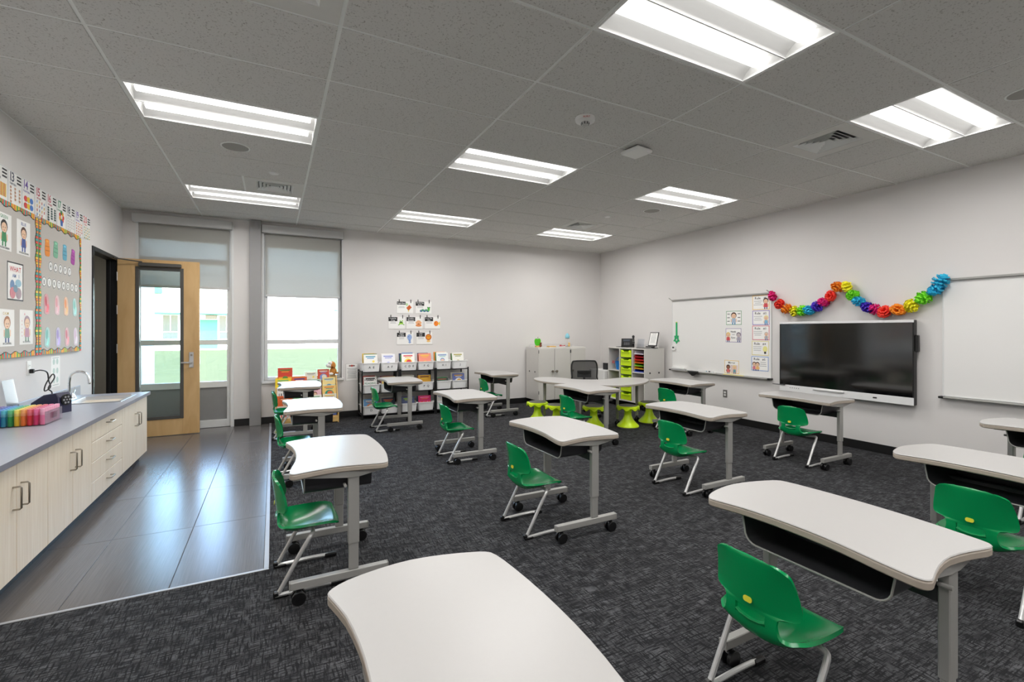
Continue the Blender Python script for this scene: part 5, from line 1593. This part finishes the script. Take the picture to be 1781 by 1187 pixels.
# ================================================================== GREY CABINETS
def caster(parent, x, y, r=.04):
    c = MB().cyl((x, y, r + .012), .012, .038, 10).box(x - .018, y - .012, r - .01, x + .018, y + .012, r + .025, .005).build('caster', M_RUB, parent)
    for q in (-1, 1): MB().cyl((x, y + q * .018 - .008, r), r, .016, 18, axis='y').build('wheel', M_RUB, c)
KX0, KX1, KY0, KY1, KZ0, KZ1 = 5.27, 6.345, 3.60, 4.07, .10, 1.09
t = thing('locker_cabinet', 'grey wheeled locker cabinet with three doors against the window wall corner', 'cabinet', (0, 0, 0))
MB().box(KX0, KY0 + .02, KZ0, KX1, KY1, KZ1, .002).build('body', M_CABG, t)
wd = (KX1 - KX0) / 3
for k in range(3):
    x0 = KX0 + k * wd
    dr = MB().box(x0 + .004, KY0, KZ0 + .004, x0 + wd - .004, KY0 + .0195, KZ1 - .022, .002).build('door', M_CABG, t)
    hx = x0 + wd - .045 if k == 0 else x0 + .045
    MB().cyl((hx, KY0 - .016, .64), .022, .016, 14, axis='y').box(hx - .042, KY0 - .03, .629, hx + .018, KY0 - .016, .651, .005).build('latch', M_NICKEL, dr)
    for z in (.22, .98): MB().cyl((x0 + (.006 if k != 1 else wd - .006), KY0 - .003, z), .006, .06, 8).build('hinge', M_BOX, dr)
for y in (3.73, 3.94): MB().cyl((KX0 - .003, y, .63), .016, .004, 14, axis='x').build('side_hole', M_RUB, t)
MB().tube([(KX0 + .05, KY1 - .06, KZ1), (KX0 + .05, KY1 - .06, KZ1 + .045), (KX1 - .05, KY1 - .06, KZ1 + .045), (KX1 - .05, KY1 - .06, KZ1)], .004, 8).build('top_rail', M_TUBE, t)
for x in (KX0 + .08, KX1 - .08):
    for y in (KY0 + .1, KY1 - .08): caster(t, x, y)
# things on the locker cabinet
t = thing('apple_sign', 'green apple shaped sign with a little brown bear on the locker cabinet', 'decoration', (5.37, 3.80, KZ1))
APP = spline([(0, .155), (.03, .168), (.06, .15), (.068, .10), (.05, .045), (.02, .03), (-.02, .03), (-.05, .045), (-.068, .10), (-.06, .15), (-.03, .168)], 3)
mb = MB(); mb.X = Matrix.Rotation(PI / 2, 4, 'X'); mb.prism(APP, -.006, .006, .002); mb.build('apple', pm('apple_green', S(80, 190, 30), .4), t)
MB().tube([(0, 0, .15), (.004, 0, .18), (.012, 0, .195)], .004, 8).build('stalk', ink(90, 60, 40), t)
MB().box(-.045, -.03, 0, .03, .03, .03, .004).build('base', M_OAK, t)
mb = MB().ball((.045, -.035, .03), .026, 12).ball((.045, -.042, .068), .020, 12).ball((.03, -.042, .085), .008, 8).ball((.06, -.042, .085), .008, 8); mb.build('bear', pm('bear_brown', S(120, 66, 40), .8), t)
t = thing('wooden_tray', 'small tan wooden tray on the locker cabinet', 'tray', (5.64, 3.74, KZ1))
MB().box(-.075, -.05, 0, .075, .05, .006).build('base', M_OAK, t)
for a, b_, e, h in ((-.075, -.05, .075, -.044), (-.075, .044, .075, .05), (-.075, -.044, -.069, .044), (.069, -.044, .075, .044)): MB().box(a, b_, .006, e, h, .022, .001).build('rim', M_OAK, t)
t = thing('stapler', 'red and white stapler on the locker cabinet', 'stapler', (5.89, 3.74, KZ1))
MB().box(-.06, -.018, 0, .06, .018, .012, .003).build('base', M_WHITE, t)
V = [(-.06, -.015, .013), (.055, -.015, .016), (.055, -.015, .034), (-.05, -.015, .042)]
MB().add(V + [(x, .015, z) for x, y, z in V], [(0, 1, 2, 3), (4, 5, 6, 7), (0, 1, 5, 4), (1, 2, 6, 5), (2, 3, 7, 6), (3, 0, 4, 7)]).build('arm', ink(190, 40, 60, rough=.35), t)
MB().box(-.03, -.0155, .028, .03, -.0152, .036).build('label', M_WHITE, t)
t = thing('blue_lollipop_lamp', 'light blue globe on a thin stem with a small bear base on the locker cabinet', 'lamp', (6.02, 3.76, KZ1))
MB().lathe([(.05, 0), (.05, .01), (.01, .016)], n=20).build('base', M_STEEL, t)
MB().tube([(0, 0, .012), (0, 0, .16)], .003, 8).build('stem', M_TUBE, t)
MB().lathe([(.004, .158), (.034, .165), (.046, .19), (.042, .22), (.025, .25), (.004, .268)], n=24).build('globe', pm('pale_blue_gloss', S(140, 205, 222), .15), t)
MB().lathe([(.042, .155), (.047, .168), (.036, .164)], n=24).build('globe_holder', M_STEEL, t)
mb = MB().ball((.012, -.04, .028), .024, 12).ball((.012, -.045, .064), .02, 12).ball((-.004, -.045, .08), .007, 8).ball((.028, -.045, .08), .007, 8); mb.build('bear', pm('honey_plush', S(226, 190, 120), .9), t)

# open storage unit against the right wall
QX0, QX1, QY0, QY1, QZ0, QZ1 = 6.60, 7.06, 2.24, 3.235, .12, 1.095
t = thing('storage_unit', 'grey wheeled storage unit with open bays and lime drawers against the whiteboard wall', 'storage unit', (0, 0, 0))
MB().box(QX0, QY0, QZ0, QX1, QY0 + .02, QZ1, .002).build('side_panel', M_CABG, t)
MB().box(QX0, QY1 - .02, QZ0, QX1, QY1, QZ1, .002).build('side_panel', M_CABG, t)
MB().box(QX1 - .012, QY0 + .02, QZ0, QX1, QY1 - .02, QZ1 - .022).build('back_panel', M_CABG, t)
MB().box(QX0, QY0 + .02, QZ1 - .022, QX1, QY1 - .02, QZ1, .002).build('top_panel', M_CABG, t)
MB().box(QX0, QY0 + .02, QZ0, QX1 - .012, QY1 - .02, QZ0 + .022, .002).build('bottom_panel', M_CABG, t)
b1, b2 = 2.565, 2.905                      # dividers between the bays
for y in (b1, b2): MB().box(QX0 + .001, y - .009, QZ0 + .022, QX1 - .012, y + .009, QZ1 - .022, .002).build('divider', M_CABG, t)
MB().box(QX0 + .004, QY0 + .02, .655, QX1 - .012, b1 - .009, .675).build('shelf', M_CABG, t)
MB().box(QX0 + .004, b2 + .009, .655, QX1 - .012, QY1 - .02, .675).build('shelf', M_CABG, t)
for x in (6.72, 6.93): MB().cyl((x, QY0 - .003, .665), .016, .004, 14, axis='y').build('side_hole', M_RUB, t)
for x in (QX0 + .08, QX1 - .08):
    for y in (QY0 + .1, QY1 - .1): caster(t, x, y, .045)
for k in range(6):                         # drawer runners
    for y, s in ((b1 + .0092, 1), (b2 - .0092, -1)): MB().box(QX0 + .01, y, .165 + k * .155 + .11, QX1 - .03, y + s * .012, .165 + k * .155 + .122).build('runner', M_WHITE, t)
MB().tube([(QX1 - .07, QY0 + .06, QZ1), (QX1 - .07, QY0 + .06, QZ1 + .045), (QX1 - .07, QY1 - .06, QZ1 + .045), (QX1 - .07, QY1 - .06, QZ1)], .004, 8).build('top_rail', M_TUBE, t)
def tray_geo():
    mb = MB()
    y0, y1, h, d_ = -.140, .140, .125, .40
    # front plate with a dipped finger notch
    ol = [(y0, 0), (y1, 0), (y1, h), (.085, h), (.06, h - .025), (-.06, h - .025), (-.085, h), (y0, h)]
    mb.X = Matrix(((0, 0, 1, 0), (1, 0, 0, 0), (0, 1, 0, 0), (0, 0, 0, 1)))
    mb.prism(ol, -.004, .004, .001)
    mb.X = None
    mb.box(.004, y0 + .01, .0, d_, y1 - .01, .004).box(.004, y0 + .01, .004, d_, y0 + .014, h - .01).box(.004, y1 - .014, .004, d_, y1 - .01, h - .01).box(d_ - .004, y0 + .014, .004, d_, y1 - .014, h - .01)
    mb.box(.004, y0 - .012, h - .014, d_, y0 + .01, h - .008).box(.004, y1 - .01, h - .014, d_, y1 + .012, h - .008)
    return mb
tm = tray_geo().mesh('tub', M_LIME)
lipm = MB().box(-.022, -.11, .088, -.004, .11, .096, .003).mesh('pull', M_LIME)
for k in range(6):
    z = .148 + (5 - k) * .155
    d_ = obj('drawer', tm, t, (QX0 + .012, (b1 + b2) / 2, z)); obj('pull', lipm, d_)
M_BLUEP = pm('blue_plastic', S(40, 130, 210), .35)
t = thing('blue_caddy', 'bright blue plastic basket with a round handle in the storage unit', 'basket', (6.70, 3.02, .6752))
MB().lathe([(.06, 0), (.085, .15), (.088, .155), (.08, .155), (.056, .006)], n=20).build('tub', M_BLUEP, t)
MB().tube([(0, -.08, .15), (0, -.075, .19), (0, -.045, .215), (0, 0, .222), (0, .045, .215), (0, .075, .19), (0, .08, .15)], .006, 8).build('handle', M_BLUEP, t)
t = thing('scissors', 'red handled scissors beside the blue basket', 'scissors', (6.66, 3.145, .6752))
MB().tube([(0, 0, .0), (0, 0, .11)], [.003, .005], 8).build('blade', M_STAIN, t)
for s in (-1, 1): MB().tube([(0, s * .016 + .016 * math.cos(a * PI / 5), .135 + .024 * math.sin(a * PI / 5)) for a in range(10)], .005, 8, closed=True).build('grip', ink(200, 40, 50, rough=.35), t)
t = thing('lime_basket', 'lime green perforated basket in the lower bay', 'basket', (6.76, 3.06, QZ0 + .0222))
MB().box(-.12, -.11, 0, .12, .11, .006).build('base', M_LIME, t)
for k in range(7):
    z = .01 + k * .03
    MB().tube([(-.12, -.11, z), (.12, -.11, z), (.12, .11, z), (-.12, .11, z)], .006, 6, closed=True).build('hoop', M_LIME, t)
for k in range(8):
    for x in (-.12, .12): MB().box(x - .004, -.105 + k * .03 - .006, .0, x + .004, -.105 + k * .03 + .006, .2).build('rib', M_LIME, t)
SORT = [('blue', (40, 70, 190)), ('amber', (244, 180, 30)), ('lime', (120, 210, 40)), ('orange', (244, 120, 30)), ('scarlet', (220, 40, 36)), ('crimson', (186, 24, 40)), ('white', (236, 232, 240))]
for k, (nm, c) in enumerate(SORT):
    z = .6752 + k * .052
    q = thing('letter_tray', '%s stacking paper tray, number %d from the bottom of the sorter' % (nm, k + 1), 'paper tray', (6.62, 2.41, z), 0, 'stacked paper trays')
    m_ = ink(*c, rough=.35)
    MB().box(.0, -.115, .0, .30, .115, .005, .001).build('base', m_, q)
    for y in (-.115, .111): MB().box(.02, y, .005, .30, y + .004, .0515).build('side', m_, q)
    MB().box(-.006, -.115, .0, .0, .115, .014, .002).build('front_lip', m_, q)
# things on the storage unit
t = thing('desk_phone', 'black desk phone with a screen on the storage unit', 'phone', (6.80, 2.90, QZ1), R(-42))
t.scale = (1.2, 1.2, 1.2)
mb = MB(); mb.X = Matrix.Rotation(PI / 2, 4, 'Z') @ Matrix.Rotation(PI / 2, 4, 'X')
mb.prism([(-.09, 0), (.10, 0), (.10, .13), (.085, .135), (-.09, .03)], -.10, .10, .004); mb.build('body', M_RUB, t)
def on_slope(u, v, w_, h_, mat, nm, lift=.0018):
    mb = MB(); mb.X = Matrix.Translation((0, 0, 0)) @ Matrix.Rotation(PI / 2, 4, 'Z') @ Matrix.Rotation(-R(31), 4, 'Y') @ Matrix.Translation((u, v, .0724))
    mb.box(-h_ / 2, -w_ / 2, 0, h_ / 2, w_ / 2, lift, .0005); return mb.build(nm, mat, t)
on_slope(.085, .02, .10, .055, ink(70, 78, 88), 'screen')
for r_ in range(4):
    for c in range(3): on_slope(.02 - r_ * .021, .045 - c * .03, .022, .014, ink(90, 92, 96), 'key')
MB().tube([(.082, -.09, .05), (.082, -.085, .075), (.082, -.04, .085), (.082, .05, .14), (.082, .095, .165), (.082, .10, .145)], [.018, .022, .015, .015, .022, .018], 10).build('handset', M_RUB, t)
mb = MB(); mb.X = Matrix.Translation((6.80, 3.12, QZ1)); mb.box(-.06, -.05, 0, .06, .05, .008, .002)
o = mb.build('black_notebook', M_RUB, label='thin black notebook beside the desk phone', cat='notebook')
MB().box(6.741, 3.071, QZ1 + .001, 6.861, 3.1702, QZ1 + .0065).build('pages', M_PAPER, o)
t = thing('sign_holder', 'clear acrylic sign holder behind the desk phone', 'sign holder', (6.92, 2.70, QZ1), R(15))
MB().box(-.05, -.07, 0, .05, .07, .003).build('base', M_CLEAR, t)
mb = MB(); mb.X = Matrix.Rotation(R(12), 4, 'Y'); mb.box(-.002, -.07, .003, .002, .07, .16); mb.build('panel', M_CLEAR, t)
t = thing('document_easel', 'black framed document leaning on an easel on the storage unit', 'easel', (6.84, 2.33, QZ1), 0)
T_ = Matrix.Translation((.02, 0, .035)) @ Matrix.Rotation(R(14), 4, 'Y')
mb = MB(); mb.X = T_; mb.box(-.006, -.105, 0, .006, .105, .255, .002); mb.build('backing', M_RUB, t)
mb = MB(); mb.X = T_; mb.box(-.0075, -.09, .018, -.0062, .09, .24); pg = mb.build('page', M_PAPER, t)
p = Print(0); p.text('WELCOME', 0, .085, .02, (80, 80, 84), .12); p.lines(0, .06, .14, 7, .02, (150, 150, 154), .005); q = p.build(pg, 'print')
q.matrix_local = T_ @ Matrix(((0, 0, -1, -.0078), (-1, 0, 0, 0), (0, 1, 0, .129), (0, 0, 0, 1)))
MB().box(-.04, -.10, 0, .06, .10, .012, .003).box(-.045, -.10, .012, -.03, .10, .035, .003).build('base', M_RUB, t)
MB().tube([(.07, 0, .012), (.085, 0, .26)], .006, 8).build('strut', M_RUB, t)
t = thing('laptop', 'closed grey laptop on the storage unit in front of the easel', 'laptop', (6.69, 2.36, QZ1))
MB().box(-.075, -.11, 0, .075, .11, .010, .003).build('base', M_BOX, t)
MB().box(-.075, -.11, .0102, .075, .11, .018, .003).build('lid', M_STEEL, t)

# ================================================================== KIDNEY TABLE, STOOLS, TEACHER CHAIR, CORNER PEDESTAL
KO = spline([(4.66, 2.58), (4.50, 2.42), (4.43, 2.08), (4.52, 1.75), (4.72, 1.42), (4.95, 1.20), (5.25, 1.10), (5.60, 1.20), (5.92, 1.42), (6.08, 1.64), (6.05, 1.82), (5.88, 1.92), (5.683, 1.904), (5.385, 1.843), (5.17, 1.935), (5.01, 2.11), (4.98, 2.30), (4.86, 2.53)], 4)
KC = (5.1, 1.75)
t = thing('kidney_table', 'large white kidney shaped table on wheels by the teacher chair', 'table', (KC[0], KC[1], 0))
KL = [(x - KC[0], y - KC[1]) for x, y in KO]
MB().prism(KL, .654, .66, .003).build('tabletop', M_DESK, t)
MB().prism(KL, .632, .6539, .005).build('edge_band', M_EDGE, t)
for x, y in ((5.45, 1.58), (5.90, 1.66), (4.64, 2.33), (4.80, 1.62)):
    x -= KC[0]; y -= KC[1]
    MB().tube([(x, y, .095), (x, y, .631)], [.021, .026], 16).build('leg', M_STEEL, t)
    MB().cyl((x, y, .622), .06, .0095, 18).build('mount_plate', M_STEEL, t)
    caster(t, x, y, .034)
def make_stool():
    t = thing('wobble_stool', 'x', 'stool')
    prof = [(.02, .006), (.13, .010), (.158, .028), (.155, .042), (.12, .075), (.075, .125), (.053, .18), (.05, .23), (.062, .27), (.11, .292), (.152, .288), (.166, .296), (.164, .312), (.14, .322), (.02, .324)]
    def wob(i, a): return .019 * math.cos(8 * a) * {9: .2, 10: .8, 11: 1.0, 12: .5}.get(i, 0) - (.014 if i in (10, 11) else 0)
    MB().lathe(prof, n=48, wob=wob).build('body', M_LIME, t, angle=50)
    MB().lathe([(.128, .3215), (.128, .327), (.118, .331), (.03, .333)], n=32).build('seat_pad', M_GPAD, t)
    MB().lathe([(.13, .0), (.15, .006), (.156, .022), (.150, .024)], n=32).build('base_ring', M_GPAD, t)
    return t
ST = [(4.47, 2.26, 'lime wobble stool at the end of the kidney table nearest the locker cabinet'), (4.58, 1.90, 'lime wobble stool second along the kidney table, half hidden by a green chair'), (5.0, 1.56, 'lime wobble stool in the middle of the kidney table, behind the desk leg'),
      (5.46, 1.36, 'lime wobble stool in plain view beside the kidney table leg'), (5.97, 1.47, 'lime wobble stool at the whiteboard end of the kidney table')]
s0 = None
for x, y, lab in ST:
    if s0 is None:
        s0 = make_stool(); s0.location = (x, y, 0); s0['label'] = lab; s0['group'] = 'lime wobble stools'
    else: copy_tree(s0, (x, y, 0), random.uniform(0, 1), lab)

t = thing('office_chair', 'black mesh back office chair behind the kidney table', 'chair', (5.55, 2.48, 0), R(-27))    # faces the table (local -y)
MB().prism(rrect(.47, .45, .07), .41, .47, .015).build('seat', M_RUB, t)
MB().cyl((0, 0, .10), .03, .31, 16).build('gas_column', M_FRAMEB, t)
for k in range(5):
    a = 2 * PI * k / 5 + .3
    ar = MB().tube([(0, 0, .115), (.15 * math.cos(a), .15 * math.sin(a), .105), (.29 * math.cos(a), .29 * math.sin(a), .075)], [.026, .02, .014], 8).build('base_arm', M_FRAMEB, t)
    MB().cyl((.29 * math.cos(a), .29 * math.sin(a) - .02, .03), .0295, .04, 16, axis='y').build('wheel', M_RUB, ar)
MB().tube([(0, .16, .42), (0, .27, .43), (0, .275, .60)], .018, 8).build('back_spine', M_FRAMEB, t)
fr = [(-.19, .235, .50), (-.215, .25, .62), (-.222, .265, .78), (-.20, .272, .865), (-.14, .275, .885), (.14, .275, .885), (.20, .272, .865), (.222, .265, .78), (.215, .25, .62), (.19, .235, .50)]
MB().tube(spline(fr, 4), .013, 8, closed=True).build('back_frame', M_RUB, t)
G = []
for i in range(9):
    z = .50 + .375 * i / 8; hw = .19 + .03 * math.sin(PI * min(1, i / 10)); 
    G.append([(hw * s, .235 + .04 * (i / 8) + .012 * (1 - s * s), z) for s in (-1, -.5, 0, .5, 1)])
V = [q for row in G for q in row]
MB().add(V, [(r_ * 5 + c, r_ * 5 + c + 1, r_ * 5 + c + 6, r_ * 5 + c + 5) for r_ in range(8) for c in range(4)]).build('mesh_back', mesh_fabric_mat(), t)
MB().box(-.12, .262, .60, .12, .285, .72, .008).build('lumbar_pad', M_RUB, t)

t = thing('corner_pedestal', 'small white drawer pedestal in the room corner behind the office chair', 'cabinet', (6.56, 3.30, 0))
MB().box(0, .012, .03, .44, .46, .64, .004).build('body', M_WHITE, t)
for k in range(3): 
    dr = MB().box(.004, -.006, .045 + k * .197, .436, .0115, .235 + k * .197, .003).build('drawer', M_WHITE, t)
    MB().box(.16, -.014, .2 + k * .197, .28, -.0062, .215 + k * .197, .002).build('pull', M_STEEL, dr)
MB().box(.02, .03, 0, .42, .44, .03).build('plinth', M_BASE, t)
t = thing('desk_organizer', 'black mesh desk organizer on the corner pedestal', 'organizer', (6.78, 3.45, .6402))
for k, (x, h) in enumerate(((-.06, .13), (.0, .10), (.06, .13))): MB().box(x - .026, -.06, 0, x + .026, .06, h, .003).build('compartment', M_BOX if k != 1 else M_RUB, t)
